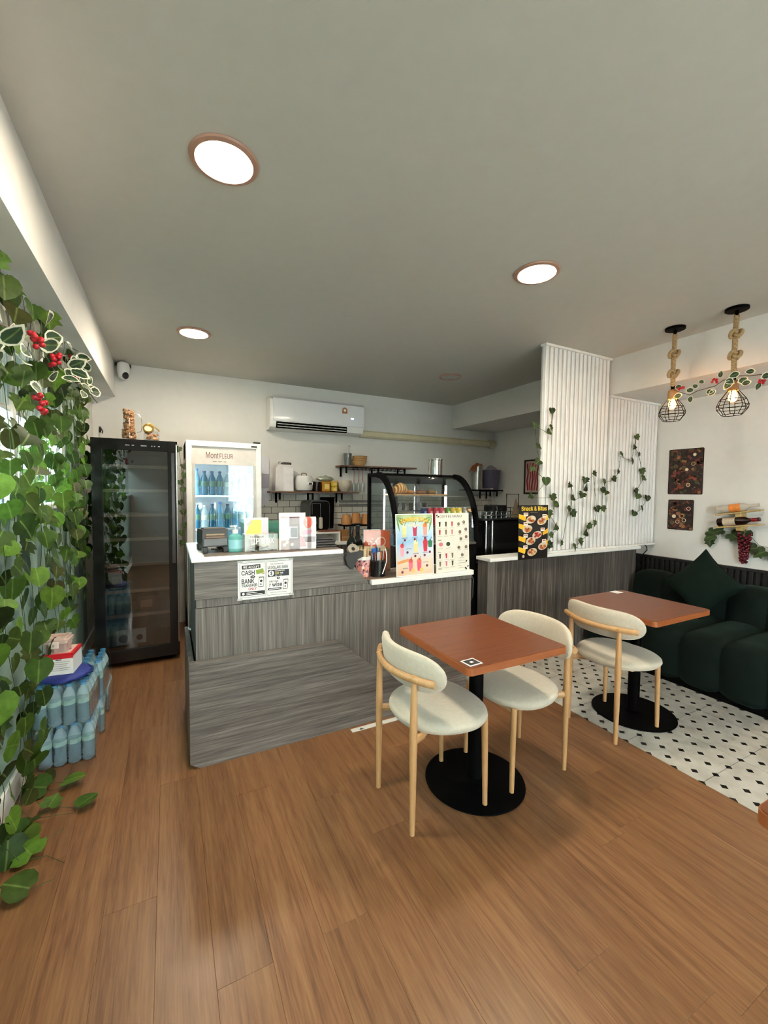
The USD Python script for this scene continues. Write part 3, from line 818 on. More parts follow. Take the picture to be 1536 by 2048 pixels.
obj('label', lathe([(.0415, .02), (.0418, .02), (.0418, .07), (.0415, .07)], 28), P('blue_label', S(150, 204, 214), .4), sn_)
pm_ = obj('pump', cat(lathe([(0, .106), (.017, .106), (.016, .125), (.006, .128), (.005, .142), (.012, .143), (.012, .152), (0, .153)], 18), bx(-.030, 0, -.005, .005, .144, .152, .002)), WHITEP, sn_)
ACR = PANE('acrylic', (.96, .97, .97), 1.45)
tb = thing('tip_box', 'clear acrylic TIP BOX with folded banknotes inside', 'box', (.475, 2.51, Z1))
obj('case', cat(bx(-.092, .092, -.045, -.042, 0, .10), bx(-.092, .092, .042, .045, 0, .10), bx(-.092, -.089, -.042, .042, 0, .10), bx(.089, .092, -.042, .042, 0, .10), bx(-.092, .092, -.045, .045, .10, .103), bx(-.092, .092, -.045, .045, 0, .003)), ACR, tb)
tl = Sheet(tb, .1, .1)
me = meshkit.text_mesh('TIP BOX', .034, .001, True)
me = trimesh.Trimesh(np.stack([-.072 + me.vertices[:, 0] * (.144 / me.vertices[:, 0].max()), -.0465 + me.vertices[:, 2], .048 + me.vertices[:, 1]], 1), me.faces[:, ::-1], process=False)
obj('lettering', me, W_, tb, smooth=False)
obj('edge', cat(*[tube([(x, y, .002), (x, y, .101)], .0018, 6) for x in (-.091, .091) for y in (-.044, .044)], tube([(-.091, -.044, .101), (.091, -.044, .101)], .0018, 6), tube([(-.091, .044, .101), (.091, .044, .101)], .0018, 6)), P('acrylic_edge', (.7, .72, .72), .2), tb)
rt = random.Random(5)
for k in range(5):
    xx = np.linspace(-.05, .05, 9)
    zz = .008 + .006 * k + .008 * np.sin(xx * 60 + k)
    obj('banknote', rot(ext(Polygon(list(zip(xx, zz)) + list(zip(xx[::-1], zz[::-1] + .0012))), .05, 'xz', -.025), (0, 0, 1), rt.uniform(-30, 30)), [ink(150, 140, 120), ink(190, 184, 170), ink(110, 104, 92)][k % 3], tb)
pc_ = thing('tip_card', 'white card with a yellow picture standing behind the tip box', 'card', (.397, 2.575, Z1))
cs = Sheet(pc_, .142, .192, lean=.05)
cs.sheet(PAPER, .002)
cs.ink('picture', Polygon([(.01, .10), (.10, .10), (.10, .18), (.04, .18)]), ink(236, 226, 110))
cs.ink('picture', sbox(.104, .09, .138, .185), ink(222, 210, 226))
cs.ink('picture', affinity.rotate(sbox(.012, .15, .05, .166), 45), ink(196, 200, 190), 2)
cs.text('TIP BOX', .03, .068, .012, ink(90, 90, 60), .085)
bh = thing('leaflet_holder', 'clear stand with pink and maroon leaflets beside the tip box', 'leaflet holder', (.578, 2.452, Z1))
obj('stand', cat(bx(0, .222, .034, .037, 0, .195), bx(0, .222, -.004, -.002, 0, .195), bx(0, .222, -.004, .037, 0, .003)), ACR, bh)
bs = Sheet(bh, .215, .205)
for n_, (a, b, c, h_, y_) in enumerate(((0, .16, (244, 242, 242), .225, .020), (.008, .122, (214, 196, 204), .200, .010), (.122, .222, (206, 196, 198), .200, .006))):
    obj('leaflet', bx(a, b, y_, y_ + .0012, .003, h_), ink(*c), bh, label=['white backing card', 'pink and maroon leaflet', 'leaflet with coral flowers'][n_])
lx = lambda name, g, c, y_: obj(name, ext(g, .0006, 'xz', y_), ink(*c), bh, smooth=False)
lx('print', sbox(.060, .003, .120, .2), (88, 30, 40), .0090)
lx('print', sbox(.010, .003, .060, .06), (150, 110, 100), .0090)
lx('print', rrect(.036, .072, .110, .142, .005), (236, 234, 242), .0082)
lx('print', sbox(.066, .078, .108, .136), (92, 90, 100), .0074)
lx('print', affinity.scale(Point(.172, .165).buffer(.028), 1, 1.25), (232, 96, 74), .0050)
lx('print', affinity.rotate(affinity.scale(Point(.165, .105).buffer(.034), 1, .4), 12), (232, 156, 184), .0050)
lx('print', Polygon([(.124, .02), (.16, .02), (.15, .07), (.124, .085)]), (206, 110, 124), .0050)
lx('print', sbox(.14, .045, .22, .078), (110, 92, 96), .0052)
for k, x in enumerate((.03, .045, .075)):
    lx('print', Point(x, .035 + .014 * (k % 2)).buffer(.010), (214, 196, 180), .0080)
st = None
for k in range(4):
    t = thing('menu_folder', ['black menu folder at the bottom of the stack on the upper counter', 'second black menu folder from the bottom of the stack', 'third black menu folder from the bottom of the stack', 'top black menu folder of the stack, slightly turned'][k], 'menu', (.875, 2.60, Z1 + .0165 * k), [3, -2, 4, -6][k], 'black menu folders in a stack')
    w_ = .148 - .006 * k
    obj('cover', bx(-w_ / 2, w_ / 2, -.10, .14 - .01 * k, .0, .0155, .003), BLACK, t)
    obj('pages', bx(-w_ / 2 + .004, w_ / 2 - .004, -.1006, .13 - .01 * k, .005, .0105), P('dark_page%d' % k, S(70, 68, 68), .7), t)
td = thing('tape_dispenser', 'black tape dispenser hanging over the slanting counter edge', 'dispenser', (1.02, 2.400, 1.05))
obj('body', ext(Polygon([(-.045, -.02), (-.02, -.045), (-.005, -.02), (.012, .015), (.05, .03), (.05, .055), (-.05, .045), (-.058, .02)]).buffer(.006), .035, 'xz', -.045), P('dark_rubber', S(44, 44, 46), .55), td)
obj('roll', mv(rot(lathe([(.012, -.013), (.034, -.013), (.034, .013), (.012, .013), (.012, -.013)], 28), (1, 0, 0), 62), -.005, -.012, .068), P('tape_roll', S(140, 132, 122), .4), td)

# ---------------------------------------------------------------- things on the lower counter (z .9125)
Z2 = .9127
sj = thing('stirrer_cup', 'pink patterned paper cup holding wooden stirrers, beside the black caddy', 'cup', (1.145, 2.52, Z2))
PINKC = mat('pink_confetti', {'t': ('texture_coordinate', {}), 'v': ('voronoi_texture', {'scale': 70.}), 'r': ('rgb_ramp', {'ramp': [(0., S(96, 50, 60)), (.3, S(196, 130, 150)), (.55, S(226, 176, 180)), (.8, S(236, 140, 110)), (1., S(240, 226, 220))]}), 's': ('separate_color', {}), 'p': ('principled_bsdf', {'roughness': .35})},
            [('t.object', 'v.vector'), ('v.color', 's.color'), ('s.r', 'r.fac'), ('r.color', 'p.base_color')])
obj('body', lathe([(0, 0), (.040, 0), (.050, .118), (0, .118)], 28), PINKC, sj)
obj('rim', lathe([(.047, .116), (.054, .116), (.054, .138), (.047, .138), (.047, .116)], 28), WHITEP, sj)
for k in range(22):
    a, r_ = k * 2.4, .008 + .028 * ((k * 7 % 22) / 22) ** .5
    x, y = r_ * math.cos(a), r_ * math.sin(a)
    obj('stirrer', rot(bx(x - .004, x + .004, y - .001, y + .001, .06, .182 + .02 * math.sin(k * 1.7)), (0, 1, 0), 3 * math.cos(a)), P('birch%d' % (k % 2), [S(206, 184, 148), S(190, 164, 126)][k % 2], .6), sj)
cd = thing('pen_caddy', 'black round caddy filled with pens, straws and a blue packet', 'caddy', (1.248, 2.50, Z2))
obj('pot', lathe([(0, 0), (.050, 0), (.050, .110), (.046, .110), (.046, .006), (0, .006)], 32), P('black_metal', S(22, 22, 24), .25, .4), cd)
obj('band', lathe([(.0503, .100), (.0515, .100), (.0515, .108), (.0503, .108)], 32), BLACK, cd)
obj('packet', cat(bx(-.028, .006, -.024, -.018, .10, .165, .001)), P('white_packet', S(196, 192, 196), .3), cd)
obj('packet', rot(bx(-.034, .016, -.030, -.02, .165, .198, .004), (0, 1, 0), -8), P('blue_packet', S(28, 84, 160), .25), cd)
for k, c in enumerate(((30, 30, 60), (20, 20, 22), (200, 60, 50), (230, 226, 220), (40, 60, 130), (24, 24, 26), (214, 120, 60), (190, 190, 190))):
    a = k * .8
    obj('pen', tube([(.025 * math.cos(a), .025 * math.sin(a), .01), (.042 * math.cos(a), .04 * math.sin(a), .165 + .02 * (k % 3))], .0035, 7), ink(*c), cd)
obj('straw', tube([(.01, -.052, .02), (.046, -.040, .10), (.050, -.030, .15), (.043, -.028, .185)], .0035, 7), W_, cd)
ob = thing('orange_menu', 'orange and white menu card in a clear sleeve beside the blue soda poster', 'menu', (1.205, 2.635, Z2), -12)
om = Sheet(ob, .195, .30, lean=.03)
om.sheet(ink(126, 92, 70), .003)
om.ink('picture', sbox(.004, .185, .150, .296).union(Polygon([(.15, .185), (.19, .16), (.19, .28), (.15, .296)])), ink(190, 82, 34))
om.ink('picture', sbox(.004, .15, .16, .185), ink(206, 186, 150))
om.ink('cup_picture', Point(.125, .215).buffer(.035).difference(Point(.125, .215).buffer(.028)), ink(214, 190, 170), 2)
for k in range(5):
    om.ink('dot', Point(.04 + .012 * k, .20 + .018 * (k % 3)).buffer(.006), ink(236, 226, 210), 2)
om.ink('picture', Polygon([(.12, .02), (.17, .02), (.16, .15), (.13, .15)]), ink(160, 60, 30), 2)
obj('sleeve', mv(bx(-.004, .225, -.006, -.003, 0, .305), 0, 0, 0), ACR, ob)
DARKB = P('dark_bottle_glass', (.006, .008, .006), .06, var=.1)


def wine(t, lab, h=.31, mat_=None, foil=None, r=.037):
    g = [(0, 0), (r - .002, 0), (r, .004), (r, .60 * h), (r * .92, .66 * h), (r * .48, .75 * h), (.0155, .80 * h), (.0145, .965 * h), (.0165, .968 * h), (.0165, h), (0, h)]
    obj('bottle', lathe(g, 24), mat_ or DARKB, t, smooth=40)
    if lab:
        obj('label', lathe([(r + .0004, .16 * h), (r + .0008, .16 * h), (r + .0008, .52 * h), (r + .0004, .52 * h)], 24), lab, t)
    obj('capsule', lathe([(.0150, .84 * h), (.0172, .84 * h), (.0172, h + .0008), (0, h + .0008)], 18), foil or BLACK, t)


wine(thing('wine_bottle', 'dark wine bottle without a pale label, behind the counter cups', 'bottle', (1.190, 2.82, Z2)), P('dark_label', S(30, 28, 34), .5))
wine(thing('wine_bottle', 'dark wine bottle with an olive-grey label, behind the counter cups', 'bottle', (1.275, 2.90, Z2)), P('olive_label', S(140, 134, 110), .5))
rear = thing('counter_rear_shelf', 'dark lower shelf behind the counter carrying the wine bottles', 'shelf')
obj('board', bx(1.0, 1.42, 2.725, 2.98, .885, .912, .002), BLACKM, rear)
obj('side', bx(1.0, 1.02, 2.73, 2.98, 0, .885), BLACKM, rear)
obj('side', bx(1.40, 1.42, 2.73, 2.98, 0, .885), BLACKM, rear)
# power cable beside the counter, cable on the sofa wall, tile offcut on the floor
pw_ = thing('power_cable', 'black power cable drooping beside the end of the lower counter', 'cable')
obj('cord', tube([(2.05, 2.9, .93), (2.14, 2.85, .92), (2.21, 2.76, .86), (2.25, 2.72, .76), (2.245, 2.72, .62), (2.20, 2.74, .48), (2.17, 2.8, .2), (2.16, 2.85, .01)], .006, 8), BLACK, pw_)
pw_ = thing('wall_cable', 'thin black cable looping from behind the fluted screen to the wainscot', 'cable')
q = np.array([(2.78, .93), (2.715, .946), (2.672, .915), (2.668, .878), (2.70, .838), (2.722, .80), (2.742, .70), (2.74, .6)])
obj('cord', tube([(XR - .045, a, b) for a, b in q], .0055, 8), BLACK, pw_)
obj('plug', bx(XR - .075, XR - .036, 2.722, 2.765, .655, .715, .005), BLACK, pw_)
tf = thing('tile_offcut', 'thin strip of white dotted tile lying at the foot of the counter', 'tile')
obj('strip', bx(.982, 1.42, 2.294, 2.327, .0, .006, .001), ink(212, 208, 202), tf)
for x in (1.045, 1.18, 1.315):
    obj('dot', ext(Polygon([(x - .017, 2.2945), (x + .017, 2.2945), (x, 2.3115)]), .0006, 'xy', .0058), K, tf, smooth=False)
# ---------------------------------------------------------------- black display fridge
FX0, FX1, FY, FY1, FZ = -.545, .070, 4.0, 4.60, 1.895
BLKI = P('fridge_inner', (.022, .022, .024), .45)
fr_ = thing('display_fridge', 'tall black glass-door fridge beside the ivy with corks and a gold piggy bank on top', 'fridge')
obj('cabinet', cat(bx(FX0, FX0 + .03, FY + .05, FY1, .03, FZ, .003), bx(FX1 - .03, FX1, FY + .05, FY1, .03, FZ, .003), bx(FX0, FX1, FY1 - .03, FY1, .03, FZ), bx(FX0, FX1, FY + .05, FY1, FZ - .10, FZ, .003), bx(FX0, FX1, FY + .05, FY1, .03, .13, .003)), BLACKG, fr_)
obj('lining', cat(bx(FX0 + .03, FX0 + .034, FY + .06, FY1 - .03, .13, FZ - .1), bx(FX1 - .034, FX1 - .03, FY + .06, FY1 - .03, .13, FZ - .1), bx(FX0 + .03, FX1 - .03, FY1 - .036, FY1 - .03, .13, FZ - .1)), P('grey_lining', (.034, .034, .036), .5), fr_)
dr = obj('door', cat(bx(FX0, FX0 + .075, FY, FY + .045, .045, FZ - .005, .003), bx(FX1 - .075, FX1, FY, FY + .045, .045, FZ - .005, .003), bx(FX0 + .07, FX1 - .07, FY, FY + .045, FZ - .095, FZ - .005, .003), bx(FX0 + .07, FX1 - .07, FY, FY + .045, .045, .150, .003)), BLACKG, fr_)
obj('pane', bx(FX0 + .072, FX1 - .072, FY + .010, FY + .016, .15, FZ - .095), PANE('dark_pane', (.66, .68, .68), 2.0), dr)
obj('handle', bx(FX1 - .050, FX1 - .022, FY - .030, FY - .018, .85, 1.79, .004), P('dark_chrome', (.22, .22, .24), .14, 1.), dr)
obj('edge_trim', bx(FX1 - .012, FX1 - .002, FY - .004, FY + .002, .16, FZ - .03), STEEL, dr)
for i, (x, w_) in enumerate(((-.31, .03), (-.265, .018), (-.20, .042), (-.125, .010), (-.105, .010), (-.075, .014))):
    obj('printed_mark', bx(x, x + w_, FY - .0008, FY, FZ - .058, FZ - .050), ink(150, 150, 156), dr)
for z in (.414, .622, .846, 1.06, 1.264, 1.468, 1.670):
    sh = obj('shelf', bx(FX0 + .036, FX1 - .036, FY + .075, FY1 - .05, z - .004, z + .004), BLKI, fr_)
    obj('shelf_front', bx(FX0 + .036, FX1 - .036, FY + .062, FY + .075, z - .013, z + .013, .002), P('walnut_rail', S(158, 134, 122), .45), sh)
obj('foot', cat(*[cyl((x, y, 0), (x, y, .03), .02) for x in (FX0 + .05, FX1 - .05) for y in (FY + .1, FY1 - .06)]), BLACK, fr_)
for label, x0, x1, z0, h, c in (('dark teal food bag on the lower shelf of the black fridge', -.47, -.30, .418, .16, (24, 44, 52)), ('brown carton on the lower shelf of the black fridge', -.26, -.10, .418, .15, (92, 54, 32)),
                                ('silver-grey pouch on the shelf above the bags in the black fridge', -.46, -.33, .626, .17, (92, 86, 84)), ('teal carton on the floor of the black fridge', -.46, -.31, .131, .20, (18, 52, 56))):
    t = thing('food_packet', label, 'packet', ((x0 + x1) / 2, FY + .17, z0))
    w_ = (x1 - x0) / 2
    obj('body', bx(-w_, w_, -.05, .05, 0, h, .012), ink(*c), t)
    obj('print', bx(-w_ * .6, w_ * .5, -.0515, -.05, h * .3, h * .7), ink(min(c[0] + 60, 255), c[1] + 60, c[2] + 60), t)
for label, x in (('pale notice with a large dark emblem inside the foot of the black fridge door', -.40), ('pale notice with a round emblem inside the foot of the black fridge door', -.285)):
    t = thing('fridge_notice', label, 'notice', (x, FY + .022, .185))
    ns = Sheet(t, .098, .125)
    ns.sheet(ink(168, 172, 176), .001, .001)
    ns.ink('emblem', Point(.05, .05).buffer(.024 if x > -.3 else .034), ink(52, 58, 66))
# corks and the gold-eared piggy jar on top
t = thing('cork_jar', 'tall glass jug filled with wine corks on top of the black fridge', 'jar', (-.292, 4.16, FZ))
CORK = P('cork', S(170, 124, 86), .8, var=.15, scale=30.)
obj('glass', lathe([(0, 0), (.060, 0), (.063, .01), (.055, .07), (.042, .18), (.044, .235), (.050, .25), (.048, .25), (.041, .235), (.039, .18), (.052, .07), (.059, .008), (0, .006)], 24), ACR, t)
rj = random.Random(2)
for k in range(96):
    z = .016 + .0025 * k
    r_ = (.040 if z < .08 else .029) * (1 if k % 3 else .35)
    a = rj.random() * 6.28
    c = V(r_ * math.cos(a), r_ * math.sin(a), z)
    d = V(math.cos(a + 1.4), math.sin(a + 1.4), rj.uniform(-.4, .4)) * .018
    obj('cork', cyl(c - d, c + d, .0105, n=9), CORK, t)
obj('jug_handle', tube([(.046, 0, .225), (.075, 0, .222), (.092, 0, .19), (.098, 0, .13), (.088, 0, .08), (.056, 0, .07)], .003, 6), STEEL, t)
t = thing('piggy_bank_jar', 'glass jar holding corks with a gold lid tilted open on the black fridge', 'jar', (-.125, 4.15, FZ))
obj('glass', lathe([(0, 0), (.056, 0), (.062, .012), (.062, .06), (.048, .088), (.046, .088), (.059, .058), (.059, .012), (0, .005)], 24), ACR, t)
for k in range(12):
    a = k * 2.4
    c = V(.034 * math.cos(a), .034 * math.sin(a), .02 + .012 * (k % 5))
    d = V(math.cos(a * 3), math.sin(a * 3), .3) * .017
    obj('cork', cyl(c - d, c + d, .010, n=9), P('pink_cork', S(206, 150, 110), .7), t)
rg = mv(rot(lathe([(.030, -.008), (.042, -.008), (.042, .012), (.030, .012), (.030, -.008)], 28), (1, 0, 0), 68), -.022, -.02, .105)
obj('lid_ring', rg, BRASS, t)
obj('lid_disc', mv(rot(lathe([(0, -.004), (.030, -.004), (.030, .004), (0, .004)], 24), (1, 0, 0), 68), -.022, -.02, .105), P('cream_disc', S(226, 196, 150), .5), t)
obj('clasp', tube([(-.03, -.02, .148), (-.01, -.01, .150), (.03, 0, .122), (.055, 0, .10), (.06, 0, .09)], .006, 8), BRASS, t)

# ---------------------------------------------------------------- white drinks fridge
GX0, GX1, GY, GY1, GZ = .145, .833, 4.30, 4.92, 1.945
wfz = thing('drinks_fridge', 'white glass-door drinks fridge lettered MontFLEUR with rows of water bottles', 'fridge')
obj('cabinet', cat(bx(GX0, GX0 + .04, GY + .05, GY1, .05, GZ, .003), bx(GX1 - .04, GX1, GY + .05, GY1, .05, GZ, .003), bx(GX0, GX1, GY1 - .03, GY1, .05, GZ), bx(GX0, GX1, GY + .05, GY1, GZ - .16, GZ, .003), bx(GX0, GX1, GY + .05, GY1, .05, .30, .003)), WHITEP, wfz)
obj('lining', bx(GX0 + .04, GX1 - .04, GY1 - .04, GY1 - .03, .3, GZ - .16), P('white_lining', (.8, .86, .9), .4), wfz)
obj('foot', cat(*[cyl((x, y, 0), (x, y, .06), .02) for x in (GX0 + .06, GX1 - .06) for y in (GY + .1, GY1 - .06)]), BLACK, wfz)
dr = obj('door', cat(bx(GX0, GX0 + .052, GY, GY + .045, .06, GZ, .006), bx(GX1 - .052, GX1, GY, GY + .045, .06, GZ, .006), bx(GX0 + .045, GX1 - .045, GY, GY + .045, GZ - .055, GZ, .006), bx(GX0 + .045, GX1 - .045, GY, GY + .045, .06, .12, .006)), P('white_door_frame', (.80, .80, .80), .35), wfz)
obj('header', bx(GX0 + .052, GX1 - .052, GY + .012, GY + .018, 1.725, GZ - .055), P('header_panel', S(206, 200, 196), .3), dr)
obj('side_band', cat(bx(GX0 + .052, GX0 + .078, GY + .012, GY + .018, .12, 1.725), bx(GX1 - .078, GX1 - .052, GY + .012, GY + .018, .12, 1.725)), P('side_band', S(188, 186, 184), .3), dr)
obj('pane', bx(GX0 + .078, GX1 - .078, GY + .013, GY + .017, .12, 1.725), PANE('fridge_pane', (.93, .98, 1.0)), dr)
for txt, x, h_, w_ in (('Mont', GX0 + .17, .058, .115), ('FLEUR', GX0 + .292, .048, .125)):
    me = meshkit.text_mesh(txt, h_, .001, False)
    v = me.vertices
    me = trimesh.Trimesh(np.stack([x + v[:, 0] * (w_ / v[:, 0].max()), GY + .0105 + v[:, 2], 1.785 + v[:, 1]], 1), me.faces[:, ::-1], process=False)
    obj('lettering', me, ink(112, 74, 66), dr, smooth=False)
for k, (x, w_) in enumerate(((.235, .034), (.282, .034), (.330, .026))):
    obj('small_print', bx(GX0 + x, GX0 + x + w_, GY + .011, GY + .012, 1.752, 1.758), ink(130, 110, 104), dr)
obj('door_badge', bx(GX1 - .10, GX1 - .045, GY - .002, GY, GZ - .040, GZ - .024), BLACK, dr)
obj('hinge_cap', bx(GX1 - .075, GX1 - .01, GY + .005, GY + .07, GZ, GZ + .018, .004), BLACK, wfz)
obj('lamp_tube', cat(cyl((GX0 + .055, GY + .075, .35), (GX0 + .055, GY + .075, 1.70), .009, n=8), cyl((GX1 - .055, GY + .075, .35), (GX1 - .055, GY + .075, 1.70), .009, n=8)), GLOW('fridge_led', (.80, .93, 1.0), 5.), wfz)
for z in (1.105, 1.43):
    sh = obj('shelf', cat(*[bx(GX0 + .05, GX1 - .05, y, y + .004, z - .004, z) for y in np.linspace(GY + .10, GY1 - .08, 9)], bx(GX0 + .05, GX1 - .05, GY + .085, GY + .095, z - .018, z, .002)), P('wire_shelf', (.75, .82, .86), .3, .3), wfz)
obj('lower_liner', bx(GX0 + .05, GX1 - .05, GY + .12, GY + .125, .32, 1.06), P('blue_liner', S(108, 158, 186), .5), wfz)
BLUEW = P('blue_bottle', S(104, 164, 200), .08, var=.1, alpha=.72)
CLEARW = P('clear_bottle', S(196, 224, 234), .08, var=.06, alpha=.5)
TEALW = P('teal_bottle', S(40, 96, 120), .1, var=.1, alpha=.88)


def bottle_parts(t, h, r, m_, lab, capm):
    b = obj('bottle', lathe([(0, 0), (r * .8, 0), (r, .008), (r, .25 * h), (r * .93, .30 * h), (r, .35 * h), (r, .62 * h), (r * .85, .72 * h), (r * .42, .86 * h), (r * .40, .93 * h), (0, .93 * h)], 14), m_, t)
    obj('bottle_cap', lathe([(0, .93 * h), (r * .48, .93 * h), (r * .48, h), (0, h)], 12), capm, t)
    obj('bottle_label', lathe([(r + .0006, .36 * h), (r + .0010, .36 * h), (r + .0010, .58 * h), (r + .0006, .58 * h)], 14), lab, t)


rb = 0
place_names = ['first', 'second', 'third', 'fourth', 'fifth', 'sixth', 'seventh', 'eighth']
protos = {}
for row, z in ((0, 1.432), (1, 1.107)):
    for i in range(8):
        kind = (('teal', TEALW, .235), ('clear', CLEARW, .225), ('blue', BLUEW, .255))[(0 if i in ((1, 2, 3) if row == 0 else (0, 2, 4)) else 1 if i in ((4, 5, 6, 7) if row == 0 else (1, 6, 7)) else 2)]
        x = GX0 + .095 + i * (GX1 - GX0 - .19) / 7
        lab_ = f'{kind[0]} water bottle, {place_names[i]} from the black fridge on the {["upper", "lower"][row]} shelf of the white fridge'
        if kind[0] in protos:
            dup(protos[kind[0]], lab_, (x, GY + .145, z), 0)
        else:
            t = thing('water_bottle', lab_, 'bottle', (x, GY + .145, z), 0, 'water bottles in the white fridge')
            bottle_parts(t, kind[2], .0325, kind[1], [ink(70, 110, 90), ink(206, 226, 220), ink(96, 140, 150)][(kind[0] != 'teal') + (kind[0] == 'blue')], [ink(20, 50, 90), WHITEP, ink(60, 120, 190)][(kind[0] != 'teal') + (kind[0] == 'blue')])
            protos[kind[0]] = t
t = thing('paper_strip', 'crinkled white notices hanging in a strip on the wall behind the white fridge', 'notice', (.955, 5.105, 1.30))
zz = 0.
for k, h_ in enumerate((.20, .16, .21)):
    ps = rr_ = Polygon([(0, zz), (.115, zz + .01), (.118, zz + h_), (.004, zz + h_ + .008)])
    obj('sheet', rot(ext(ps, .002, 'xz', -.004 * k), (0, 0, 1), 3 * (k - 1)), ink(*[(206, 204, 216), (176, 170, 186), (214, 212, 222)][k]), t)
    zz += h_ + .006

# ---------------------------------------------------------------- back kitchen: white subway tiles, worktop, shelves
sp_ = struct('trim_4')
obj('grout', bx(.95, 4.58, YB - .006, YB, .88, 1.436), P('dark_grout', S(36, 34, 34), .8), sp_)
ST = P('subway_tile', S(206, 203, 196), .10, var=.03)
TW, TH = .152, .0775
for j in range(7):
    z = .895 + j * TH
    x = .95 - (.5 * TW if j % 2 else 0)
    while x < 4.58:
        a, b = max(x, .95) + .0025, min(x + TW, 4.58) - .0025
        if b - a > .02:
            obj('tile', bx(a, b, YB - .013, YB - .004, z + .0025, z + TH - .0025, .002), ST, sp_, smooth=False)
        x += TW
kc = thing('kitchen_worktop', 'white kitchen worktop on dark units along the tiled back wall', 'worktop')
obj('slab', bx(.92, 3.9, 4.55, YB - .014, .855, .892, .003), WHITE, kc)
for k in range(6):
    a = .93 + k * .494
    d_ = obj('cupboard_front', bx(a, a + .486, 4.57, 4.59, .10, .85, .002), GREYD, kc)
    obj('cupboard_knob', sph((a + .44, 4.558, .74), .012), STEEL, d_)
obj('carcass', bx(.93, 3.89, 4.59, YB - .014, 0, .855), BLACKM, kc)
wb_ = thing('appliance_stand', 'white raised stand with a brown board under the black air fryer', 'stand')
obj('stand_top', bx(1.36, 1.80, 4.60, 5.05, .985, 1.005, .002), WHITE, wb_)
obj('side', bx(1.36, 1.38, 4.60, 5.05, .893, .985), WHITE, wb_)
obj('side', bx(1.78, 1.80, 4.60, 5.05, .893, .985), WHITE, wb_)
t = thing('serving_board', 'reddish wooden board lying on the raised stand', 'board', (1.67, 4.655, 1.0055))
obj('board', ext(rrect(-.12, -.052, .12, .052, .03), .018), P('red_board', S(120, 72, 52), .5), t)
t = thing('air_fryer', 'black rounded air fryer with a pale handle in front of the tiles', 'air fryer', (1.575, 4.86, 1.0055), 8)
obj('body', ext(rrect(-.135, 0, .135, .365, .055, 6), .24, 'xz', -.11), P('grey_shell', S(58, 60, 60), .3), t, smooth=40)
obj('front_panel', ext(rrect(-.128, .008, .128, .358, .05, 6), .012, 'xz', -.122), BLACKG, t, smooth=40)
obj('panel_ring', ext(rrect(-.131, .005, .131, .361, .053, 6).difference(rrect(-.124, .012, .124, .354, .046, 6)), .006, 'xz', -.126), STEEL, t)
obj('handle', bx(-.019, .019, -.170, -.122, .03, .165, .010), P('pale_handle', S(188, 184, 172), .35), t)
obj('trim', cat(bx(.002, .009, -.128, -.122, .165, .33), bx(-.105, .006, -.128, -.122, .325, .331), bx(-.105, -.099, -.128, -.122, .2, .33)), STEEL, t)
t = thing('dark_tray', 'dark oven tray leaning on the tiles behind the air fryer', 'tray', (1.80, 5.085, 1.006))
obj('plate', rot(bx(-.10, .09, -.008, .008, 0, .40, .006), (1, 0, 0), 5), BLACKM, t)
obj('rim', rot(bx(-.104, .094, -.012, -.006, .39, .402, .002), (1, 0, 0), 5), BLACKM, t)
t = thing('knife_rail', 'brushed steel rail fixed across the tiles', 'rail')
obj('bar', bx(1.98, 2.62, YB - .035, YB - .014, 1.335, 1.362, .003), STEEL, t)
obj('bar', bx(1.98, 2.62, YB - .030, YB - .014, 1.290, 1.312, .003), STEEL, t)
WCUP = P('tan_paper_cup', S(196, 138, 84), .6, var=.05)
for k, (x, z) in enumerate(((1.955, 1.07), (2.085, 1.085), (2.219, 1.07))):
    t = thing('upturned_cup', ['tan upturned cup, the first of three after the air fryer', 'tan upturned cup in the middle of the three by the tiles', 'tan upturned cup half hidden by the cake display'][k], 'cup', (x, 4.80, z), 0, 'tan upturned cups on the rack')
    obj('cup', lathe([(.062, 0), (.065, .002), (.050, .118), (0, .121), (0, .115), (.047, .112), (.060, .002), (.062, 0)], 24), WCUP, t)
    obj('foot_ring', lathe([(.030, .119), (.046, .119), (.046, .124), (.030, .124), (.030, .119)], 24), WCUP, t)
t = thing('cup_rack', 'dark rack carrying the tan cups behind the wine bottles', 'rack')
obj('board', bx(1.88, 2.28, 4.70, 4.90, 1.052, 1.069, .002), BLACKM, t)
obj('leg', bx(1.89, 1.905, 4.72, 4.735, .893, 1.052), BLACKM, t)
obj('leg', bx(2.25, 2.265, 4.72, 4.735, .893, 1.052), BLACKM, t)
t = thing('tan_carton', 'tan cardboard carton on the worktop behind the wine bottles', 'carton', (1.905, 4.60, .8925))
obj('box', bx(-.09, .09, -.02, .09, 0, .13, .002), P('cardboard', S(150, 108, 66), .8), t)
obj('tape', bx(-.09, .09, -.0206, -.02, .04, .055), ink(176, 140, 96), t)
t = thing('green_bin', 'tall teal green storage bin standing behind the tip card', 'bin', (.70, 3.60, 0))
obj('body', ext(rrect(-.16, -.15, .16, .15, .05), 1.17), P('teal_bin', S(30, 112, 90), .3), t)
obj('lid', ext(rrect(-.168, -.158, .168, .158, .055), .045, 'xy', 1.17), P('teal_lid', S(36, 126, 102), .3), t)


def shelf(label, x0, x1, z, depth, bx_, m_=BROWNW):
    t = thing('wall_shelf', label, 'shelf')
    obj('board', bx(x0, x1, YB - depth, YB - .001, z - .018, z, .002), m_, t)
    for x in bx_:
        obj('bracket', cat(bx(x - .012, x + .012, YB - .02, YB - .014, z - .14, z - .018), bx(x - .012, x + .012, YB - depth + .02, YB - .014, z - .026, z - .018), bx(x - .012, x + .012, YB - depth + .005, YB - depth + .012, z - .10, z - .0)), BLACKM, t)
    return t


